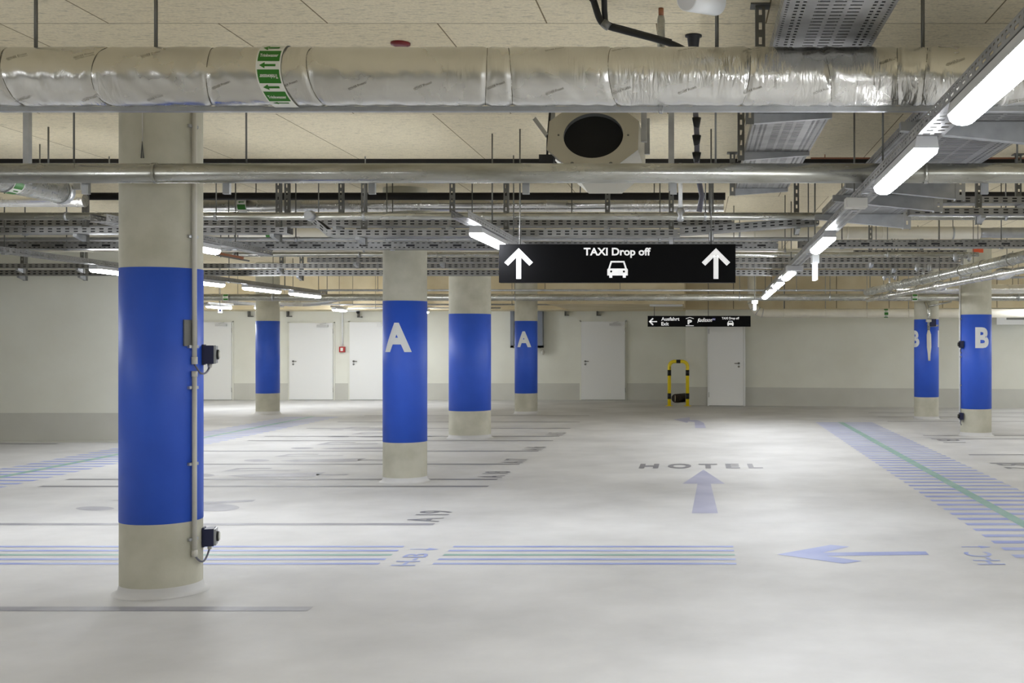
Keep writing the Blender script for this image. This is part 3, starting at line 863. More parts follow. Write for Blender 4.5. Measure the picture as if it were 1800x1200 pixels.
# thin pipe
p4, z4 = xpipe('thin galvanized pipe across, just under the steel main, with a sprinkler head', 380, 10.8, 0.036, -420, 1990, rods=(117, 380, 640, 1240, 1500, 1768), couplings=(545, 850))
X = XX(545, 10.75)
MB().tube([(X, 10.77, z4), (X, 10.69, z4)], [0.052, 0.04], 18).build('round_coupling', 'galv', p4)
X = XX(1196, 10.8)
MB().tube([(X, 10.8, z4), (X, 10.8, CEIL)], 0.02, 12).build('drop_pipe', 'white_metal', p4)
MB().tube([(X, 10.8, z4 - 0.05), (X, 10.8, z4 - 0.03), (X, 10.8, z4 + 0.05), (X, 10.8, z4 + 0.08)], [0.024, 0.041, 0.041, 0.024], 12).build('drop_fitting', 'galv', p4)
# insulated line close under the ceiling
p3, z3 = xpipe('foil insulated pipe close under the ceiling behind the thin pipe', 360, 12.42, 0.077, 330, 1272, m='foil', rods=(450, 890, 1150), name='insulated_pipe', hooks=False)
tape_on_pipe(p3, 12.42, z3, 0.077, XX(424, 12.34), 0.1, [(0.55, 1.1, 'box'), (0.1, 0.4, 'arrow'), (-0.75, -0.05, 'box')])
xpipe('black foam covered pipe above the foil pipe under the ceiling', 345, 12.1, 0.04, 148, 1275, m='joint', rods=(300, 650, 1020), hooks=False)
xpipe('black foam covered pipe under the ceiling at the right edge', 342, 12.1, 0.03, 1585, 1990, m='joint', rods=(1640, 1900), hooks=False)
p5, z5 = xpipe('white jacketed pipe under the ceiling behind all the trays', 409, 16.0, 0.086, -300, 1722, m='white_pipe', rods=(300, 640, 960, 1300, 1675), couplings=(140, 590, 1060, 1327, 1400, 1490, 1552), name='insulated_pipe')
tape_on_pipe(p5, 16.0, z5, 0.086, XX(472, 15.9), 0.11, [(-0.9, -0.3, 'box'), (-0.1, 0.3, 'arrow')])
MB().tube([(XX(1722, 16), 16, z5), (XX(1742, 16), 16, z5), (XX(1745, 16), 16, z5), (XX(1990, 16), 16, z5)], [0.07, 0.07, 0.075, 0.075], 20).build('bare_end', 'galv', p5)
xpipe('dark thin pipe between the two perforated trays', 420, 11.95, 0.02, -300, 1440, rods=(520, 680, 830, 1160), m='galv', couplings=(525, 681, 755))
xpipe('white thin pipe just below the tray at the A column top', 440, 13.4, 0.018, -300, 1500, m='white_pipe', rods=(250, 640, 1380), couplings=(330, 700))
xpipe('galvanized pipe behind the A column at the height of its top', 447, 14.45, 0.03, 385, 1720, rods=(412, 632, 1290, 1560), couplings=(632, 768))
p6, z6 = xpipe('long galvanized main crossing low in front of the far wall', 522.5, 22.0, 0.066, 300, 1900, rods=(480, 905, 1300, 1459, 1720, 1790), couplings=(1459, 1685))
tape_on_pipe(p6, 22.0, z6, 0.066, XX(395, 21.9), 0.1, [(0.3, 0.9, 'box'), (-0.1, 0.2, 'arrow'), (-0.9, -0.3, 'box')])
tape_on_pipe(p6, 22.0, z6, 0.066, XX(1609, 21.9), 0.1, [(0.3, 0.9, 'box'), (-0.1, 0.2, 'arrow'), (-0.9, -0.3, 'box')])
xpipe('slim pipe along the top of the far galvanized main', 510, 21.75, 0.019, 560, 1560, rods=(664, 958, 1090, 1400), couplings=(800, 1000), m='galv')
xpipe('slim far conduit along the wall above the doors', 535, 28.4, 0.02, 330, 985, rods=(500, 620, 900), m='galv')
xpipe('second slim far conduit below the long galvanized main', 541, 28.9, 0.016, 620, 880, rods=(660, 850), m='galv')

# the big white pipe at the far right, with its bend
D9 = 25.6; z9 = ZZ(550.5, D9); r9 = 0.098
p9 = thing('insulated_pipe', 'white jacketed pipe with a wide bend in front of the right far wall', 'pipe', (XX(1550, D9), D9, z9))
xb = XX(1345, D9)
bend = arc((xb, D9, z9 + 0.30), 0.30, -PI / 2, -PI, (1, 0, 0), (0, 0, 1), 8)
MB().tube([(XX(2100, D9), D9, z9)] + bend + [(xb - 0.30, D9, z9 + 0.45), (xb - 0.30, D9, CEIL)], r9, 22).build('pipe_run', 'white_pipe', p9)
for i in (1, 3, 5, 7):
    q = bend[i]; t_ = (bend[i + 1] - bend[i - 1]).normalized()
    MB().tube([q - t_ * 0.008, q + t_ * 0.008], r9 + 0.005, 22).build('bend_seam', 'galv', p9)
for x in (1378, 1451, 1524, 1597, 1690):
    X = XX(x, D9)
    MB().tube([(X - 0.01, D9, z9), (X + 0.01, D9, z9)], r9 + 0.005, 22).build('joint_ring', 'white_pipe', p9)
    MB().tube([(X, D9, z9 + r9), (X, D9, CEIL)], 0.008, 8).build('hanger_rod', 'galv', p9)
tape_on_pipe(p9, D9, z9, r9, XX(1558, D9 - .1), 0.1, [(0.7, 1.2, 'box'), (0.3, 0.6, 'arrow'), (-0.4, 0.2, 'box'), (-0.8, -0.5, 'arrow'), (-1.3, -0.9, 'box')])

# pipe that comes from the left and turns behind the steel main
pl = thing('pipe', 'thick grey pipe with a green label slanting in at the upper left', 'pipe', (-5.25, 8.5, 2.80))
el = [Vector((-5.34, 7.0, 2.80)), Vector((-5.2, 9.3, 2.80))]
MB().tube(el, 0.097, 26).build('pipe_run', 'pipe', pl)
MB().tube([(-5.2, 9.27, 2.80), (-5.197, 9.335, 2.80)], 0.104, 26).build('end_clamp', 'galv', pl)
MB().cbox((-5.06, 9.3, 2.84), (0.06, 0.03, 0.05)).build('clamp_bolt', 'galv', pl)
lt = MB(); gt = MB()
ax = (el[1] - el[0]).normalized(); sx = Vector((ax.y, -ax.x, 0))
def ring(mb, s0, s1, a0, a1, R, n=10):
    vs = []
    for i in range(n + 1):
        a = a0 + (a1 - a0) * i / n
        for s_ in (s0, s1): vs.append(el[0] + ax * s_ + (sx * math.cos(a) + Vector((0, 0, 1)) * math.sin(a)) * R)
    mb.add(vs, [(2 * i, 2 * i + 1, 2 * i + 3, 2 * i + 2) for i in range(n)], True)
ring(lt, 1.60, 1.72, -2.6, 1.2, 0.099, 24); lt.build('label_tape', 'tape', pl)
ring(gt, 1.61, 1.71, -0.75, -0.05, 0.1005); ring(gt, 1.61, 1.71, 0.15, 0.7, 0.1005); ring(gt, 1.61, 1.71, -1.75, -1.2, 0.1005)
ring(gt, 1.635, 1.69, -1.05, -0.92, 0.1005)
gt.build('green_field', 'green', pl)
for y in (7.4, 9.15): MB().tube([(-5.32 + (y - 7.4) * 0.06, y, 2.89), (-5.32 + (y - 7.4) * 0.06, y, CEIL)], 0.007, 8).build('hanger_rod', 'dark_steel', pl)
xpipe('foil pipe running left behind the slanting labelled pipe', 352, 9.95, 0.058, -420, 150, m='foil', rods=(-100, 70), name='insulated_pipe', hooks=False)

# pair of pipes coming towards the camera at the right
pa = Vector((3.0, 20.1, 2.45)); pb_ = Vector((3.46, 9.6, 2.45)); pd = (pb_ - pa).normalized()
sp = thing('pipe', 'grey sprinkler pipe with valve tees slanting up to the right edge', 'pipe', (pa + pb_) / 2)
MB().tube([pa, pb_], 0.062, 22).build('pipe_run', 'pipe', sp)
for s_ in (0.6, 1.9, 3.0, 4.1, 5.2, 6.1, 7.0, 8.0):
    c = pa + pd * s_
    MB().tube([c - pd * 0.02, c + pd * 0.02], 0.071, 22).build('coupling', 'pipe', sp)
for s_ in (1.9, 4.1, 6.1):
    c = pa + pd * s_
    vt = MB().tube([c, c + Vector((0, 0, 0.16))], 0.016, 10).build('valve_tee', 'galv', sp)
    MB().tube([c + Vector((-0.09, 0, 0.16)), c + Vector((0.09, 0, 0.16))], 0.014, 10).build('tee_bar', 'galv', vt)
    for k in (-1, 1):
        q = c + Vector((0.085 * k, 0, 0.16))
        MB().tube([q + Vector((0, 0, -0.05)), q + Vector((0, 0, -0.02)), q + Vector((0, 0, 0.04)), q + Vector((0, 0, 0.06))], [0.015, 0.03, 0.03, 0.012], 10).build('valve_cap', 'galv', vt)
for s_ in (0.3, 2.5, 5.0, 8.6):
    c = pa + pd * s_; MB().tube([c + Vector((0, 0, 0.06)), Vector((c.x, c.y, CEIL))], 0.007, 8).build('hanger_rod', 'dark_steel', sp)
fp = thing('insulated_pipe', 'crumpled foil pipe running under the slanting sprinkler pipe', 'pipe', (pa + pb_) / 2 + Vector((0.05, 0, -0.13)))
qa = pa + Vector((0.06, 0.3, -0.125)); qb = pb_ + Vector((0.06, 0, -0.125))
pts = []; rs = []; n = 90
for i in range(n + 1):
    pts.append(qa.lerp(qb, i / n)); s_ = 10.5 * i / n
    rs.append(0.038 + 0.035 * sum(math.exp(-((s_ - c) / 0.22) ** 2) for c in (2.0, 4.9, 7.6)) + 0.002 * math.sin(i * 2.1))
MB().tube(pts, rs, 18).build('foil_jacket', 'foil', fp)
for s_ in (1.0, 3.4, 6.2, 9.4):
    c = qa.lerp(qb, s_ / 10.5); MB().tube([c + Vector((0.02, 0, 0.02)), c + Vector((0.075, 0, 0.12)), Vector((c.x + 0.075, c.y, CEIL))], 0.005, 8).build('hanger_rod', 'dark_steel', fp)
xpipe('foil wrapped pipe beside the top of the B column', 508, 21.6, 0.09, 1575, 1900, m='foil', rods=(1620, 1780), name='insulated_pipe', hooks=False)
xpipe('grey rail crossing the top of the B column', 487, 18.5, 0.02, 1690, 2060, rods=(1770, 1900), m='galv')

# ------------------------------------------------------------------ signs
SD = 9.2
sg = thing('hanging_sign', 'long black TAXI Drop off sign with two white arrows', 'sign', P(1085, 429, SD))
MB().box((XX(877, SD), SD, ZZ(496.5, SD)), (XX(1293, SD), SD + 0.09, ZZ(429, SD))).build('sign_panel', 'sign_black', sg)
SF = SD - 0.0015
q = lambda pts: [(P(x, y, SF).x, P(x, y, SF).z) for x, y in pts]
def decal(mb, pts, y=SF): mb.add([(a, y, c) for a, c in q(pts)], [list(range(len(pts)))])
for cx, lb in ((911.7, 'left'), (1258.5, 'right')):
    b = MB()
    decal(b, [(cx - 4.3, 490), (cx + 4.3, 490), (cx + 4.3, 449), (cx - 4.3, 449)])
    decal(b, [(cx, 436), (cx - 25, 461), (cx - 18.8, 466.8), (cx, 448)]); decal(b, [(cx, 436), (cx, 448), (cx + 18.8, 466.8), (cx + 25, 461)])
    b.build('arrow', 'sign_white', sg)
b = MB(); flat_text(b, 'TAXI Drop off', P(1085, 453, SF), (1, 0, 0), (0, 0, 1), XX(1144, SF) - XX(1026, SF), 17.8 * SF / FPX, 0.026); b.build('lettering', 'sign_white', sg)
b = MB()
decal(b, [(1067.5, 484), (1103.5, 484), (1103.5, 473.5), (1101.5, 471), (1097.5, 458.5), (1073.5, 458.5), (1069.5, 471), (1067.5, 473.5)])
decal(b, [(1071, 488), (1076.2, 488), (1076.2, 483.5), (1071, 483.5)]); decal(b, [(1094.8, 488), (1100, 488), (1100, 483.5), (1094.8, 483.5)])
cp = b.build('car_symbol', 'sign_white', sg)
b = MB()
decal(b, [(1072.3, 471.8), (1098.7, 471.8), (1095.5, 461.3), (1075.5, 461.3)], SF - 0.001)
for cx in (1074.3, 1096.7): decal(b, ellipse(cx, 477, 1.9, 1.9, 16), SF - 0.001)
b.build('window_and_lights', 'sign_black', cp)
for x in (914, 1250):
    rod_to_ceiling(sg, XX(x, SD + 0.045), SD + 0.045, ZZ(429.5, SD), 0.006)

S2 = 26.3
s2 = thing('hanging_sign', 'small black Ausfahrt Exit sign hanging before the far wall', 'sign', P(1229, 555, S2))
MB().box((XX(1138.5, S2), S2, ZZ(574, S2)), (XX(1319.5, S2), S2 + 0.1, ZZ(555, S2))).build('sign_panel', 'sign_black', s2)
S2F = S2 - 0.003
def decal2(mb, pts, y=S2F): mb.add([(XX(a, y), y, ZZ(c, y)) for a, c in pts], [list(range(len(pts)))])
b = MB(); decal2(b, [(1143, 564.2), (1155, 564.2), (1155, 566), (1143, 566)])
decal2(b, [(1140.5, 565), (1147, 571.6), (1149, 570.2), (1143.6, 565)]); decal2(b, [(1140.5, 565), (1143.6, 565), (1149, 560), (1147, 558.6)])
b.build('arrow', 'sign_white', s2)
for tx, cx, y, wpx, hpx, bo in (('Ausfahrt', 1178.3, 563.4, 32, 6.2, 0.02), ('Exit', 1169, 572, 13, 6.2, 0.02), ('TAXI Drop off', 1284, 562.3, 30.5, 5.2, 0.025), ('P', 1212.5, 570, 7.5, 8.3, 0.05)):
    b = MB(); flat_text(b, tx, P(cx, y, S2F), (1, 0, 0), (0, 0, 1), wpx * S2F / FPX, hpx * S2F / FPX, bo); b.build('lettering', 'sign_white', s2)
b = MB(); decal2(b, [(1205.5, 559.4), (1212.5, 557.2), (1219.5, 559.4), (1219.5, 560.4), (1212.5, 558.2), (1205.5, 560.4)]); decal2(b, [(1205.5, 571.8), (1219.5, 571.8), (1219.5, 572.8), (1205.5, 572.8)]); b.build('garage_symbol', 'sign_white', s2)
vs, fs, hh = text_mesh('Radisson', 0.01); b = MB()
b.add([(XX(1238.5, S2F) + (a + 0.32 * bb_) * 25 * S2F / FPX, S2F, ZZ(565.5, S2F) + bb_ / hh * 7.0 * S2F / FPX + (0.0 if a > -0.4 else -0.02 * (1 - bb_))) for a, bb_ in vs], fs)
b.build('script_lettering', 'sign_white', s2)
b = MB(); decal2(b, [(1252, 563), (1257.5, 563), (1257.5, 559), (1252, 559)]); bl = b.build('blue_field', 'sign_blue', s2)
b = MB(); flat_text(b, 'BLU', P(1254.8, 561.8, S2F - 0.002), (1, 0, 0), (0, 0, 1), 4.2 * S2F / FPX, 1.9 * S2F / FPX, 0.0); b.build('small_lettering', 'sign_white', bl)
b = MB()
cw = lambda pts: decal2(b, pts)
cw([(1278.5, 571), (1289.5, 571), (1289.5, 567.5), (1287.5, 563.8), (1280.5, 563.8), (1278.5, 567.5)]); cw([(1279, 572.5), (1281, 572.5), (1281, 570.8), (1279, 570.8)]); cw([(1287, 572.5), (1289, 572.5), (1289, 570.8), (1287, 570.8)])
cs = b.build('car_symbol', 'sign_white', s2)
b = MB(); decal2(b, [(1280.4, 567.2), (1287.6, 567.2), (1286.6, 564.8), (1281.4, 564.8)], S2F - 0.002); b.build('window_and_lights', 'sign_black', cs)
rod_to_ceiling(s2, XX(1245, S2 + .05), S2 + 0.05, ZZ(555.5, S2), 0.008)
MB().tube([(XX(1150, S2), S2 + 0.05, ZZ(555.5, S2)), (XX(1150, S2), S2 + 0.05, 2.405)], 0.008, 8).build('hanger_rod', 'dark_steel', s2)

# small lit emergency signs under the right row
def emergency(label, x, y_top, y_mid, y_bot, d, wpx):
    t = thing('emergency_sign', label, 'sign', P(x, y_top, d), 'small lit emergency signs')
    hw = wpx * d / FPX / 2
    c = P(x, y_top, d)
    MB().box((c.x - hw, d - 0.09, ZZ(y_mid, d)), (c.x + hw, d + 0.09, c.z)).build('sign_housing', 'white_metal', t)
    MB().box((c.x - hw * 0.42, d - 0.12, ZZ(y_bot, d)), (c.x + hw * 0.42, d + 0.12, ZZ(y_mid, d))).build('lit_panel', 'exit_glow', t)
    MB().tube([c, (c.x, d, CEIL)], 0.007, 8).build('hanger_rod', 'dark_steel', t)
emergency('lit blade-shaped emergency sign seen edge-on under the third lamp', 1432.5, 449, 463, 492.5, 11.0, 12)
emergency('tiny lit emergency sign at the far end of the right lamp row', 1326.5, 528, 533.5, 545, 21.45, 10)
t = thing('emergency_sign', 'small white lit sign with a blue pictogram left of the far left column', 'sign', P(387, 539, 25))
c = P(387, 545, 25)
MB().cbox(c, (0.085, 0.03, 0.12)).build('lit_panel', 'exit_glow', t)
MB().cbox(c + Vector((0.004, -0.017, -0.005)), (0.035, 0.004, 0.05)).build('pictogram', 'sign_blue', t)
MB().tube([c + Vector((0, 0, 0.06)), (c.x, 25, CEIL)], 0.008, 8).build('hanger_rod', 'galv', t)


# ------------------------------------------------------------------ doors
def door(n, x0, x1, y_top, y_bot, d, hinge_right=True, handle=True, ang=0.0):
    X0, X1 = XX(x0, d), XX(x1, d); z1 = ZZ(y_top, d); W = X1 - X0
    t = thing('door_%d' % n, None, None, (X0, d, 0)); t['kind'] = 'structure'
    ca, sa = math.cos(ang), math.sin(ang)
    u = Vector((ca, -sa, 0)); nn = Vector((-sa, -ca, 0)); o = Vector((X0, d, 0.015))
    leaf = MB().prism([(0, 0), (W, 0), (W, z1 - 0.015), (0, z1 - 0.015)], o, u, (0, 0, 1), nn, 0.05).build('door_leaf', 'door', t)
    fr = MB()
    for a, bx, c, e in ((-0.045, -0.006, 0, z1 + 0.03), (W + 0.006, W + 0.045, 0, z1 + 0.03), (-0.045, W + 0.045, z1 + 0.003, z1 + 0.035)):
        fr.prism([(a, c), (bx, c), (bx, e), (a, e)], (X0, d, 0), (u if abs(ang) > 0 else (1, 0, 0)), (0, 0, 1), nn, 0.02)
    fr.build('door_frame', 'wall' if d > 29 else 'door', t)
    hx = 0.11 if hinge_right else W - 0.11
    if handle:
        f = o + u * hx + nn * 0.05
        hn = MB().tube([f + Vector((0, 0, 1.035)), f + nn * 0.015 + Vector((0, 0, 1.035))], 0.028, 14)
        hn.tube([f + nn * 0.01 + Vector((0, 0, 1.035)), f + nn * 0.05 + Vector((0, 0, 1.035)), f + nn * 0.052 + u * (0.1 if hinge_right else -0.1) + Vector((0, 0, 1.035))], 0.010, 10)
        hn.build('handle', 'door_metal', leaf)
        MB().tube([f + Vector((0, 0, 0.955)), f + nn * 0.012 + Vector((0, 0, 0.955))], 0.026, 14).build('lock_plate', 'door_metal', leaf)
    cx = W - 0.27 if hinge_right else 0.27
    MB().obox(o + u * cx + nn * 0.075 + Vector((0, 0, z1 - 0.095)), u, (0, 0, 1), nn, 0.30, 0.06, 0.05).build('door_closer', 'closer', leaf)
    MB().obox(o + u * (cx + 0.02) + nn * 0.10 + Vector((0, 0, z1 - 0.04)), u + Vector((0, 0, 0.25)), (0, 0, 1), nn, 0.16, 0.02, 0.015).build('closer_arm', 'closer', leaf)
    for hz in (0.2, z1 - 0.3):
        hxx = W + 0.004 if hinge_right else -0.004
        MB().tube([o + u * hxx + nn * 0.045 + Vector((0, 0, hz)), o + u * hxx + nn * 0.045 + Vector((0, 0, hz + 0.12))], 0.012, 10).build('hinge', 'closer', leaf)
    return t


door(1, 325, 408, 566, 705, 30.79)
door(2, 509.5, 586, 567.5, 704, 30.79)
door(3, 615.5, 692, 566, 702.5, 30.79)
door(4, 1022, 1099, 565, 703, 30.79)
dd = 28.2
door(5, 1247, 1307.5, 566, 712.5, 28.02, hinge_right=False, ang=0.17)

# ------------------------------------------------------------------ things by the far wall
D = 27.95
bar = thing('barrier_hoop', 'yellow and black striped hoop barrier standing in front of the wall corner', 'barrier', (XX(1192, D), D, 0))
xl, xr = XX(1176.5, D), XX(1208.5, D); zt = ZZ(635, D); rb = 0.043
rr = 0.13
path = [Vector((xl, D, 0)), Vector((xl, D, zt - rr))] + arc((xl + rr, D, zt - rr), rr, PI, PI / 2, (1, 0, 0), (0, 0, 1), 8) + arc((xr - rr, D, zt - rr), rr, PI / 2, 0, (1, 0, 0), (0, 0, 1), 8) + [Vector((xr, D, 0))]
MB().tube(path, rb, 18).build('hoop_tube', 'yellow', bar)
for a, c in ((650, 660), (691, 701)):
    for X in (xl, xr):
        MB().tube([(X, D, ZZ(a, D)), (X, D, ZZ(c, D))], rb + 0.002, 18).build('black_stripe', 'black', bar)
xm = (xl + xr) / 2
MB().tube([(xm - 0.05, D, zt), (xm + 0.05, D, zt)], rb + 0.002, 18).build('black_stripe', 'black', bar)
for X in (xl, xr): MB().lathe((X, D, 0), [(0.09, 0), (0.09, 0.012), (rb, 0.012)], 20).build('foot_plate', 'yellow', bar)
rl_ = thing('rolled_mat', 'dark brown roll lying on the floor behind the striped hoop barrier', 'roll', (XX(1196, 29.6), 29.6, 0))
MB().tube([(XX(1187, 29.5), 29.45, 0.115), (XX(1204, 29.8), 29.9, 0.115)], 0.112, 18).build('roll', 'brown', rl_)
MB().tube([(XX(1187, 29.5) - 0.006, 29.447, 0.115), (XX(1187, 29.5) - 0.002, 29.4475, 0.115)], 0.085, 18).build('roll_core', 'plaster', rl_)

t = thing('wall_cabinet', 'blue grey steel frame on the wall behind the small A column', 'cabinet', (XX(926, 30.6), 30.6, ZZ(612, 30.6)))
Xa, Xb, za, zb_ = XX(897.5, 30.6), XX(954, 30.6), ZZ(611, 30.6), 2.40
bx = MB().box((Xa, 30.55, za), (Xa + 0.09, 30.8, zb_)).box((Xb - 0.13, 30.55, za), (Xb, 30.8, zb_)).box((Xa, 30.55, za), (Xb, 30.8, za + 0.06))
bx.build('frame', 'grey_panel', t); MB().box((Xa + 0.09, 30.7, za + 0.06), (Xb - 0.13, 30.79, zb_)).build('back_panel', 'wall', t)
t = thing('wall_valve', 'small pale valve fitting on the wall right of the small A column', 'valve', P(954, 620, 30.7))
c = P(954, 619, 30.7)
MB().tube([c + Vector((0, 0, 0.09)), c + Vector((0, 0, 0.03)), c, c + Vector((0, 0, -0.07))], [0.02, 0.045, 0.05, 0.03], 14).build('valve_body', 'conduit', t)
MB().tube([c, c + Vector((0, 0.1, 0))], 0.02, 10).build('wall_stub', 'conduit', t)
t = thing('fire_alarm', 'small red fire alarm box on the wall between the two white doors', 'alarm', P(601.5, 617, 30.75))
c = P(601.5, 614, 30.75)
MB().cbox(c, (0.15, 0.07, 0.15)).build('box', 'red', t); MB().cbox(c + Vector((0, -0.037, 0)), (0.07, 0.01, 0.09)).build('glass_face', 'tape', t)
t = thing('conduit', 'thin white conduit coming down the wall to the red alarm box', 'conduit', P(602, 606, 30.75))
MB().tube([P(602, 607.5, 30.75), P(602, 552, 30.75), P(601, 548, 30.75), (XX(600, 30.75), 30.75, 2.405)], 0.02, 10).build('conduit_tube', 'white_metal', t)
t = thing('security_camera', 'white dome camera with a lamp housing above the white doors', 'camera', P(618, 545, 30.2))
c = P(616, 543, 29.9)
MB().tube([c + Vector((-0.22, 0, 0.02)), c + Vector((-0.15, 0, 0)), c + Vector((0.2, 0, 0.0)), c + Vector((0.26, 0, 0.03))], [0.03, 0.07, 0.075, 0.03], 14).build('housing', 'white_metal', t)
MB().tube([c + Vector((0.2, 0, -0.06)), c + Vector((0.2, 0, -0.10)), c + Vector((0.2, 0, -0.13))], [0.05, 0.045, 0.02], 14).build('lens_dome', 'black', t)
MB().tube([c + Vector((0, 0, 0.05)), (c.x, c.y, 2.405)], 0.03, 10).build('mount', 'white_metal', t)
for x, y, lb in ((440, 551, 'wall bracket over the leftmost far door'), (508, 551, 'wall bracket left of the door with the alarm box'), (632, 552, 'wall bracket beside the dome camera'), (996, 549, 'left wall bracket right of the small A column'), (1052, 549, 'wall bracket above the door beside the hoop barrier')):
    t = thing('wall_bracket', 'small grey ' + lb, 'bracket', P(x, y, 30.7), 'small grey brackets along the wall top')
    c = P(x, y, 30.72)
    MB().box((c.x - 0.05, c.y - 0.06, c.z - 0.09), (c.x - 0.02, 30.8, 2.405)).build('upright', 'dark_steel', t)
    MB().box((c.x - 0.05, c.y - 0.06, c.z - 0.09), (c.x + 0.06, 30.8, c.z - 0.06)).build('foot', 'dark_steel', t)
t = thing('wall_box', 'white rectangular box high on the far wall at the right edge', 'box', P(1790, 563, 26.9))
MB().box((XX(1748, 26.9), 26.7, ZZ(570.5, 26.9)), (XX(1830, 26.9), 27.3, ZZ(556, 26.9))).build('box_body', 'white_metal', t)
MB().box((XX(1765, 26.9), 26.69, ZZ(562, 26.9)), (XX(1815, 26.9), 26.7, ZZ(558, 26.9))).build('vent_slot', 'dark_steel', t)

# ------------------------------------------------------------------ conduit and switch boxes on the nearest column
cx1, cd1, R = C1
def on_col(th, r, z, cx=cx1, cd=cd1): return Vector((cx + r * math.sin(th), cd - r * math.cos(th), z))
TH = math.radians(70); RC = R + 0.022
zy = lambda y: ZZ(y, 7.1)
t = thing('conduit', 'pale conduit running down the right side of the nearest column', 'conduit', on_col(TH, RC, zy(975)))
for a, c in ((190, 637), (655, 975)):
    MB().tube([on_col(TH, RC, CEIL if a == 190 else zy(a)), on_col(TH, RC, zy(c))], 0.0145, 14).build('conduit_tube', 'conduit', t)
for a, c in ((627, 640), (652, 662), (966, 978)):
    MB().tube([on_col(TH, RC, zy(a)), on_col(TH, RC, zy(c))], 0.018, 14).build('end_sleeve', 'conduit', t)
tg = Vector((math.cos(TH), math.sin(TH), 0)); rd = Vector((math.sin(TH), -math.cos(TH), 0))
for y in (222, 416, 609, 681, 815, 947):
    MB().obox(on_col(TH, RC - 0.012, zy(y)), tg, (0, 0, 1), rd, 0.075, 0.018, 0.018).build('clamp', 'galv', t)
bx = t
t = thing('metal_plate', 'narrow grey metal plate behind the conduit on the nearest column', 'plate', on_col(TH, R, zy(608)))
MB().obox(on_col(math.radians(66), R + 0.006, (zy(562) + zy(608)) / 2), (math.cos(math.radians(66)), math.sin(math.radians(66)), 0), (0, 0, 1), (math.sin(math.radians(66)), -math.cos(math.radians(66)), 0), 0.10, zy(562) - zy(608), 0.01).build('plate', 'dark_steel', t)
def switch_box(label, y0, y1, conduit_y, loop):
    th = math.radians(106); z1, z0 = zy(y0), zy(y1)
    rdv = Vector((math.sin(th), -math.cos(th), 0)); tv_ = Vector((math.cos(th), math.sin(th), 0))
    c = on_col(th, R + 0.010 + 0.030, (z0 + z1) / 2)
    t = thing('switch_box', label, 'switch box', on_col(th, R, (z0 + z1) / 2), 'navy switch boxes on the nearest column')
    MB().obox(c, tv_, (0, 0, 1), rdv, 0.11, z1 - z0, 0.06).build('box_body', 'navy', t)
    MB().obox(on_col(th, R + 0.006, (z0 + z1) / 2), tv_, (0, 0, 1), rdv, 0.085, z1 - z0 + 0.012, 0.014).build('mounting_plate', 'navy', t)
    MB().obox(c + rdv * 0.036, tv_, (0, 0, 1), rdv, 0.105, (z1 - z0) * 0.94, 0.013).build('cover_frame', 'galv', t)
    f = c + rdv * 0.042
    MB().tube([f, f + rdv * 0.012], 0.032, 18).build('dial_ring', 'black', t)
    MB().tube([f + rdv * 0.01, f + rdv * 0.02], 0.024, 18).build('dial', 'tape', t)
    g = c + Vector((0, 0, -(z1 - z0) / 2))
    MB().tube([g, g + Vector((0, 0, -0.025))], [0.016, 0.012], 12).build('cable_gland', 'conduit', t)
    k0 = on_col(TH, RC, zy(conduit_y)); low = zy(loop)
    m1 = (g + k0) / 2 + rdv * 0.01; m1.z = low
    ctl = [k0, k0.lerp(m1, 0.55) + Vector((0, 0, -(k0.z - low) * 0.30)), m1, g.lerp(m1, 0.45) + Vector((0, 0, -0.022)), g + Vector((0, 0, -0.02))]
    pts = []
    for i in range(len(ctl) - 1):
        p0 = ctl[max(0, i - 1)]; p1 = ctl[i]; p2_ = ctl[i + 1]; p3_ = ctl[min(len(ctl) - 1, i + 2)]
        for s_ in range(6):
            q_ = s_ / 6
            pts.append(0.5 * ((2 * p1) + (p2_ - p0) * q_ + (2 * p0 - 5 * p1 + 4 * p2_ - p3_) * q_ * q_ + (3 * p1 - p0 - 3 * p2_ + p3_) * q_ ** 3))
    pts.append(ctl[-1])
    MB().tube(pts, 0.006, 10).build('cable_loop', 'cable', t)
switch_box('navy switch box at eye height on the nearest column', 607, 640, 640, 657)
switch_box('navy switch box near the floor on the nearest column', 935, 966, 976, 990)
t = thing('cable', 'thin wire with a hook hanging on the front of the nearest column', 'wire', on_col(math.radians(-2), R, zy(285)))
wz = [on_col(math.radians(0), R + 0.006, CEIL), on_col(0, R + 0.006, zy(256))]
MB().tube(wz, 0.003, 6).build('wire', 'conduit', t)
MB().tube([on_col(-0.03, R + 0.007, zy(285)), on_col(0, R + 0.009, zy(257)), on_col(0.03, R + 0.007, zy(285))], 0.004, 6).build('hook', 'dark_steel', t)

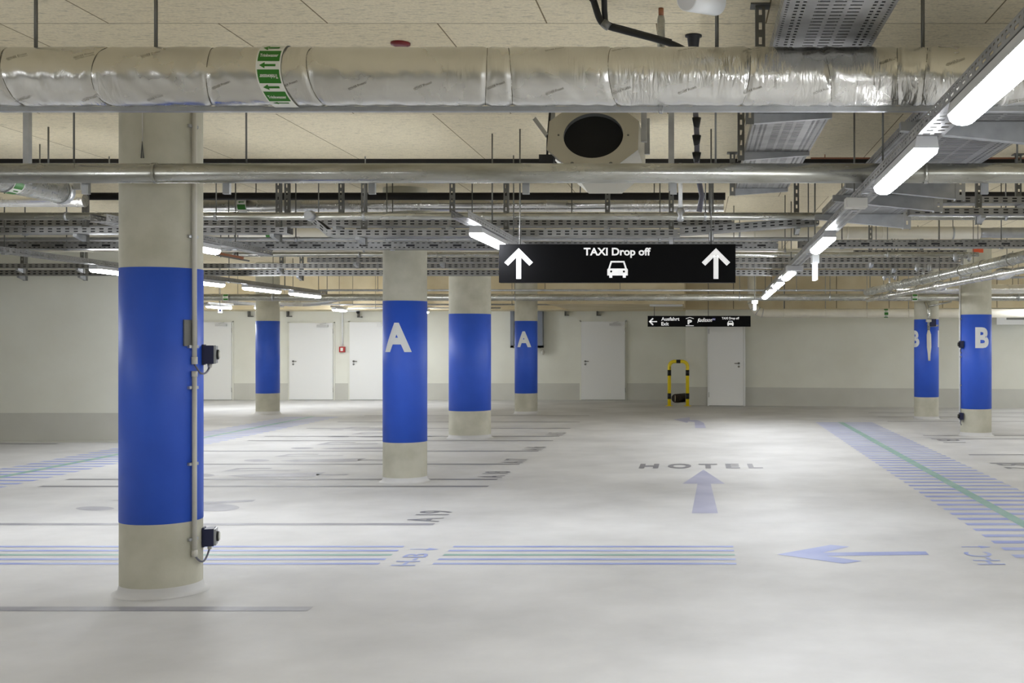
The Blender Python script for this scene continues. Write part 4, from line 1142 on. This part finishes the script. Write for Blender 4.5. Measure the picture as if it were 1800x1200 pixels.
# B column conduit, boxes; valve on the far B column
XB, DB, RB = 4.70, 19.17, 0.257
thB = math.radians(-84)
oc = lambda th, r, z: on_col(th, r, z, XB, DB)
zb = lambda y: ZZ(y, 19.1)
t = thing('conduit', 'thin white conduit down the left side of the B column', 'conduit', oc(thB, RB + .02, zb(745)))
MB().tube([oc(thB, RB + 0.02, 2.9), oc(thB, RB + 0.02, zb(742))], 0.014, 10).build('conduit_tube', 'white_metal', t)
for y in (560, 627, 677): MB().cbox(oc(thB, RB + 0.012, zb(y)), (0.03, 0.06, 0.02)).build('clamp', 'galv', t)
for y, lb in ((605, 'upper dark blue box on the left side of the B column'), (731, 'lower dark blue box on the left side of the B column')):
    t = thing('switch_box', lb, 'switch box', oc(thB, RB, zb(y)), 'dark blue boxes on the B column')
    c = oc(math.radians(-70), RB + 0.03, zb(y))
    MB().cbox(c, (0.06, 0.10, 0.115)).build('box_body', 'navy', t)
    MB().tube([c + Vector((-0.03, 0, 0)), c + Vector((-0.055, 0, 0))], 0.035, 14).build('dial', 'black', t)
    MB().tube([c + Vector((0, 0, -0.055)), c + Vector((-0.02, -0.02, -0.11)), c + Vector((0.0, -0.02, -0.15))], 0.008, 8).build('cable_loop', 'cable', t)
XV, DV = XX(1632, 22.9), 22.88
t = thing('wall_valve', 'silver valve with a hanging hose on the far B column', 'valve', (XV, DV, ZZ(636, DV)))
zv = lambda y: ZZ(y, DV)
MB().tube([(XV - 0.06, DV + 0.05, zv(530)), (XV, DV, zv(545)), (XV, DV, zv(580))], 0.03, 12).build('feed_pipe', 'pipe', t)
MB().cbox((XV, DV, zv(563.5)), (0.10, 0.08, 0.05)).build('flange', 'conduit', t)
MB().tube([(XV, DV, zv(580)), (XV + 0.005, DV, zv(588)), (XV + 0.01, DV, zv(610)), (XV + 0.01, DV, zv(622)), (XV + 0.012, DV, zv(634))], [0.02, 0.045, 0.045, 0.028, 0.022], 12).build('hose', 'white_pipe', t)
MB().cbox((XV + 0.085, DV + 0.03, zv(567)), (0.12, 0.12, 0.15)).build('valve_box', 'navy', t)
MB().tube([(XV + 0.03, DV, zv(573)), (XV + 0.19, DV, zv(572))], 0.02, 10).build('side_branch', 'pipe', t)
MB().tube([(XV, DV, zv(538)), (XV + 0.45, DV, zv(530)), (XV + 0.45, DV, CEIL)], 0.022, 10).build('supply_pipe', 'pipe', t)
t = thing('label_plate', 'orange plate hanging among the pipes above the B column', 'plate', P(1718, 440, 15.2))
c = P(1719, 440.5, 15.2)
MB().cbox(c, (0.14, 0.02, 0.05)).build('plate', 'orange', t); MB().tube([c, (c.x, c.y, CEIL)], 0.005, 8).build('hanger_rod', 'dark_steel', t)

# ------------------------------------------------------------------ jet fan under the ceiling
FXc, FDc, FZc = XX(1043, 7.9), 7.9, ZZ(238, 7.9)
FR = 0.314
fan = thing('jet_fan', 'octagonal steel jet fan with a black round mouth under the ceiling', 'fan', (FXc, 8.4, FZc))
k8 = math.tan(PI / 8)
oct_ = [(-k8, -1), (k8, -1), (1, -k8), (1, k8), (k8, 1), (-k8, 1), (-1, k8), (-1, -k8)]
CT, ST = math.cos(math.radians(32)), math.sin(math.radians(32))
front = [Vector((FXc + a * FR, FDc + bb_ * FR * ST, FZc + bb_ * FR * CT)) for a, bb_ in oct_]
back = [Vector((FXc + a * FR, 8.95, FZc + bb_ * FR * CT)) for a, bb_ in oct_]
b = MB(); b.add(front + back, [(i, 8 + i, 8 + (i + 1) % 8, (i + 1) % 8) for i in range(8)] + [[8 + i for i in range(8)]])
b.build('fan_casing', 'fan', fan)
N = 48; HR = 0.207
b = MB()
def ang8(i):
    q_ = 2 * PI * i / N - PI / 2
    ux, uy = math.cos(q_), math.sin(q_)
    m_ = max(abs(ux), abs(uy), (abs(ux) + abs(uy)) / (1 + k8))
    return (ux / m_, uy / m_), (ux, uy)
pl_ = lambda a, bb_, r, o: Vector((FXc + a * r, FDc + bb_ * r * ST - o * CT, FZc + bb_ * r * CT + o * ST))
vs = []
for i in range(N):
    e, c = ang8(i); vs += [pl_(e[0], e[1], FR, 0.002), pl_(c[0], c[1], HR, 0.002)]
b.add(vs, [(2 * i, 2 * ((i + 1) % N), 2 * ((i + 1) % N) + 1, 2 * i + 1) for i in range(N)])
b.build('front_plate', 'fan', fan)
b = MB(); vs = []
for i in range(N):
    c = ang8(i)[1]; vs += [pl_(c[0], c[1], HR, 0.002), pl_(c[0], c[1], HR, -0.03)]
b.add(vs, [(2 * i, 2 * ((i + 1) % N), 2 * ((i + 1) % N) + 1, 2 * i + 1) for i in range(N)], True); b.build('mouth_ring', 'galv', fan)
b = MB(); vs = [pl_(*ang8(i)[1], HR, -0.03) for i in range(N)]
b.add(vs, [list(range(N))]); b.build('dark_bore', 'fan_hole', fan)
for a, bb_ in ((-0.42, 0.82), (0.42, 0.82), (-0.42, -0.82), (0.42, -0.82), (-0.77, 0), (0.77, 0)):
    p0 = pl_(a, bb_, FR, 0.002); nn = Vector((0, -CT, ST))
    MB().tube([p0, p0 + nn * 0.006], 0.012 if bb_ else 0.007, 10).build('bolt', 'dark_steel', fan)
for sx_ in (-1, 1):
    for dy in (8.25, 8.8):
        MB().box((FXc + sx_ * FR - 0.02 + 0.02 * sx_, dy, FZc + 0.02), (FXc + sx_ * FR + 0.02 + 0.02 * sx_, dy + 0.04, CEIL)).build('hanging_bracket', 'galv', fan)
MB().obox((P(931, 197, 8.0) + P(957, 232, 7.9)) / 2 + Vector((0, .2, 0)), P(957, 232, 7.9) - P(931, 197, 8.0), (0, 1, 0), (1, 0, 1), 0.19, 0.06, 0.03).build('slotted_brace', 'galv', fan)
MB().cbox((FXc - FR - 0.02, 8.0, FZc - 0.19), (0.10, 0.12, 0.13)).build('junction_box', 'black', fan)
MB().tube([(FXc - FR - 0.02, 8.0, FZc - 0.14), (FXc - FR - 0.03, 8.1, FZc), (FXc - FR - 0.02, 8.2, CEIL)], 0.008, 8).build('supply_cable', 'black', fan)

# ------------------------------------------------------------------ small things under the ceiling
t = thing('cable_bundle', 'thick black cable loop hanging at the top in front of the board ceiling', 'cable', P(1110, 60, 5.75))
def smooth(ctl, n=7):
    pts = []
    for i in range(len(ctl) - 1):
        p0 = ctl[max(0, i - 1)]; p1 = ctl[i]; p2_ = ctl[i + 1]; p3_ = ctl[min(len(ctl) - 1, i + 2)]
        for s_ in range(n):
            q_ = s_ / n
            pts.append(0.5 * ((2 * p1) + (p2_ - p0) * q_ + (2 * p0 - 5 * p1 + 4 * p2_ - p3_) * q_ * q_ + (3 * p1 - p0 - 3 * p2_ + p3_) * q_ ** 3))
    return pts + [ctl[-1]]
dC = 5.75
MB().tube(smooth([Vector((P(1041, 0, dC).x, dC - 0.02, CEIL)), P(1044, 3, dC), P(1054, 33, dC), P(1066, 45, dC), P(1100, 55, dC), P(1150, 68, dC), P(1185, 79, dC), P(1215, 95, dC), Vector((P(1235, 0, dC).x, dC + 0.1, 3.0))]), 0.017, 12).build('outer_cable', 'black', t)
MB().tube(smooth([Vector((P(1060, 0, dC).x, dC, CEIL)), P(1062, 0, dC), P(1063, 25, dC + .02), P(1068, 42, dC + .02), P(1100, 52, dC + .03), P(1180, 74, dC + .03)]), 0.015, 12).build('inner_cable', 'black', t)
MB().tube([P(1061, 49, dC - .02), P(1069, 38, dC - .02)], 0.022, 10).build('cable_tie', 'dark_steel', t)
t = thing('drop_pipe', 'short grey vertical pipe coming from the ceiling beside the black cable', 'pipe', P(1162, 82, 5.9))
MB().tube([(XX(1162, 5.9), 5.9, 2.82), (XX(1162, 5.9), 5.9, 3.24), (XX(1162, 5.9), 5.9, 3.26)], [0.02, 0.02, 0.016], 16).build('pipe_run', 'pipe', t)
MB().tube([(XX(1162, 5.9), 5.9, 3.26), (XX(1162, 5.9), 5.9, CEIL)], 0.014, 12).build('ceiling_sleeve', 'copper', t)
t = thing('spotlight', 'white cylinder fixture at the top edge under the ceiling', 'spotlight', P(1230, 5, 5.0))
a, c = P(1207, -2, 4.9), P(1258, 5, 5.08)
MB().tube([a, c], [0.052, 0.056], 28).build('cylinder_body', 'white_metal', t)
MB().tube([a + (a - c).normalized() * 0.002, a], 0.048, 28).build('front_face', 'lamp_body', t)
MB().tube([(a + c) / 2 + Vector((0, 0, 0.05)), Vector(((a.x + c.x) / 2, (a.y + c.y) / 2, CEIL))], 0.012, 10).build('mount', 'white_metal', t)
d = 6.42
t = thing('ceiling_socket', 'small black tapered socket on the ceiling right of the vertical pipe', 'socket', (XX(1219, d), d, CEIL))
MB().tube([(XX(1219, d), d, CEIL), (XX(1219, d), d, CEIL - 0.008), (XX(1219, d), d, CEIL - 0.01), (XX(1219, d), d, CEIL - 0.085)], [0.048, 0.048, 0.036, 0.028], 20).build('socket_body', 'black', t)
d = 6.58
t = thing('smoke_detector', 'dark red disc on the ceiling above the big foil pipe', 'detector', (XX(704, d), d, CEIL))
MB().tube([(XX(704, d), d, CEIL), (XX(704, d), d, CEIL - 0.012), (XX(704, d), d, CEIL - 0.02)], [0.056, 0.056, 0.035], 24).build('disc', 'darkred', t)
d = 8.3
t = thing('cable_bundle', 'black clipped cable hanging down between the fan and the wide tray', 'cable', (XX(1224, d), d, 2.6))
MB().tube([(XX(1222, d), d, CEIL), (XX(1225, d), d, ZZ(240, d)), (XX(1225, d), d, ZZ(300, d)), (XX(1234, d), d, ZZ(345, d)), (XX(1229, d), d, ZZ(372, d))], 0.02, 10).build('cable', 'cable', t)
for y in (207, 238, 268):
    MB().tube([(XX(1224.5, d), d, ZZ(y, d)), (XX(1224.5, d), d, ZZ(y + 18, d))], [0.034, 0.02], 10).build('cable_clip', 'black', t)
t = thing('hanging_post', 'plain grey post hanging right of the fan', 'post', (XX(1180, 8.2), 8.2, ZZ(283, 8.2)))
MB().box((XX(1175, 8.2), 8.18, 2.66), (XX(1185, 8.2), 8.22, CEIL)).build('post', 'galv', t)
t = thing('pipe', 'thin orange-brown pipe close under the ceiling at the right', 'pipe', (XX(1650, 10.5), 10.5, 3.24))
MB().tube([(XX(1425, 10.5), 10.5, ZZ(278, 10.5)), (XX(2000, 10.5), 10.5, ZZ(278, 10.5))], 0.008, 10).build('pipe_run', 'copper', t)
for x in (1450, 1700): MB().tube([(XX(x, 10.5), 10.5, ZZ(278, 10.5)), (XX(x, 10.5), 10.5, CEIL)], 0.005, 8).build('clip', 'copper', t)
t = thing('junction_box', 'pale junction box on the right lamp tray under the steel pipe', 'junction box', P(1497, 350, 7.05))
X = RX + SL * 7.1
MB().box((X - 0.11, 7.0, 2.40), (X + 0.02, 7.12, 2.46)).build('box_body', 'conduit', t)
MB().box((X - 0.105, 6.992, 2.405), (X + 0.015, 7.0, 2.455)).build('lid', 'conduit', t)
t = thing('junction_box', 'grey junction box on the right lamp tray at the fourth lamp', 'junction box', P(1400, 468, 13.4))
X = RX + SL * 13.3
MB().box((X - 0.09, 13.2, 2.40), (X + 0.10, 13.4, 2.46)).build('box_body', 'lamp_body', t)
MB().box((X - 0.085, 13.19, 2.405), (X + 0.095, 13.2, 2.455)).build('lid', 'lamp_body', t)
# grey cladding piece at the far downstand
t = thing('strip_lamp', 'unlit slim strip fixture under the board soffit above the Exit sign', 'fixture', P(1170, 534, 25.3))
MB().box((XX(1142, 25.3), 25.25, 2.365), (XX(1200, 25.3), 25.35, 2.405)).build('fixture_body', 'white_metal', t)
MB().box((XX(1145, 25.3), 25.27, 2.358), (XX(1197, 25.3), 25.33, 2.365)).build('cover', 'lamp_body', t)

# foil-wrapped bulge under the far main and a brown board by the first bay lamp
t = thing('insulated_pipe', 'short crumpled foil duct below the far main, right of the far left column', 'pipe', P(545, 533, 23.5))
n = 24; pts = []; rs = []
for i in range(n + 1):
    pts.append(P(492 + 112 * i / n, 531.5 - 7 * (i / n) ** 3, 23.5)); rs.append(0.03 + 0.06 * math.sin(PI * min(1, (i + 2) / (n + 1))) ** 0.5 if i < n - 4 else 0.05)
MB().tube(pts, rs, 18).build('foil_jacket', 'foil', t)
for x in (515, 575): MB().tube([P(x, 526, 23.5), (XX(x, 23.5), 23.5, CEIL)], 0.007, 8).build('hanger_rod', 'dark_steel', t)
t = thing('cable_ladder', 'dark ladder with red-brown cables seen right of the first bay lamp', 'cable tray', P(402, 452, 13.9))
MB().obox(P(402, 452, 13.95), (1, 0, -0.18), (0, 1, 0), (0.18, 0, 1), 0.40, 0.30, 0.02).build('ladder_bed', 'dark_steel', t)
for i in range(5): MB().obox(P(402, 449, 13.82 + 0.06 * i), (1, 0, -0.18), (0, 1, 0), (0.18, 0, 1), 0.36, 0.035, 0.035).build('cable', 'copper', t)
for x in (388, 418): MB().tube([P(x, 452, 13.9), (XX(x, 13.9), 13.9, CEIL)], 0.007, 8).build('hanger_rod', 'dark_steel', t)
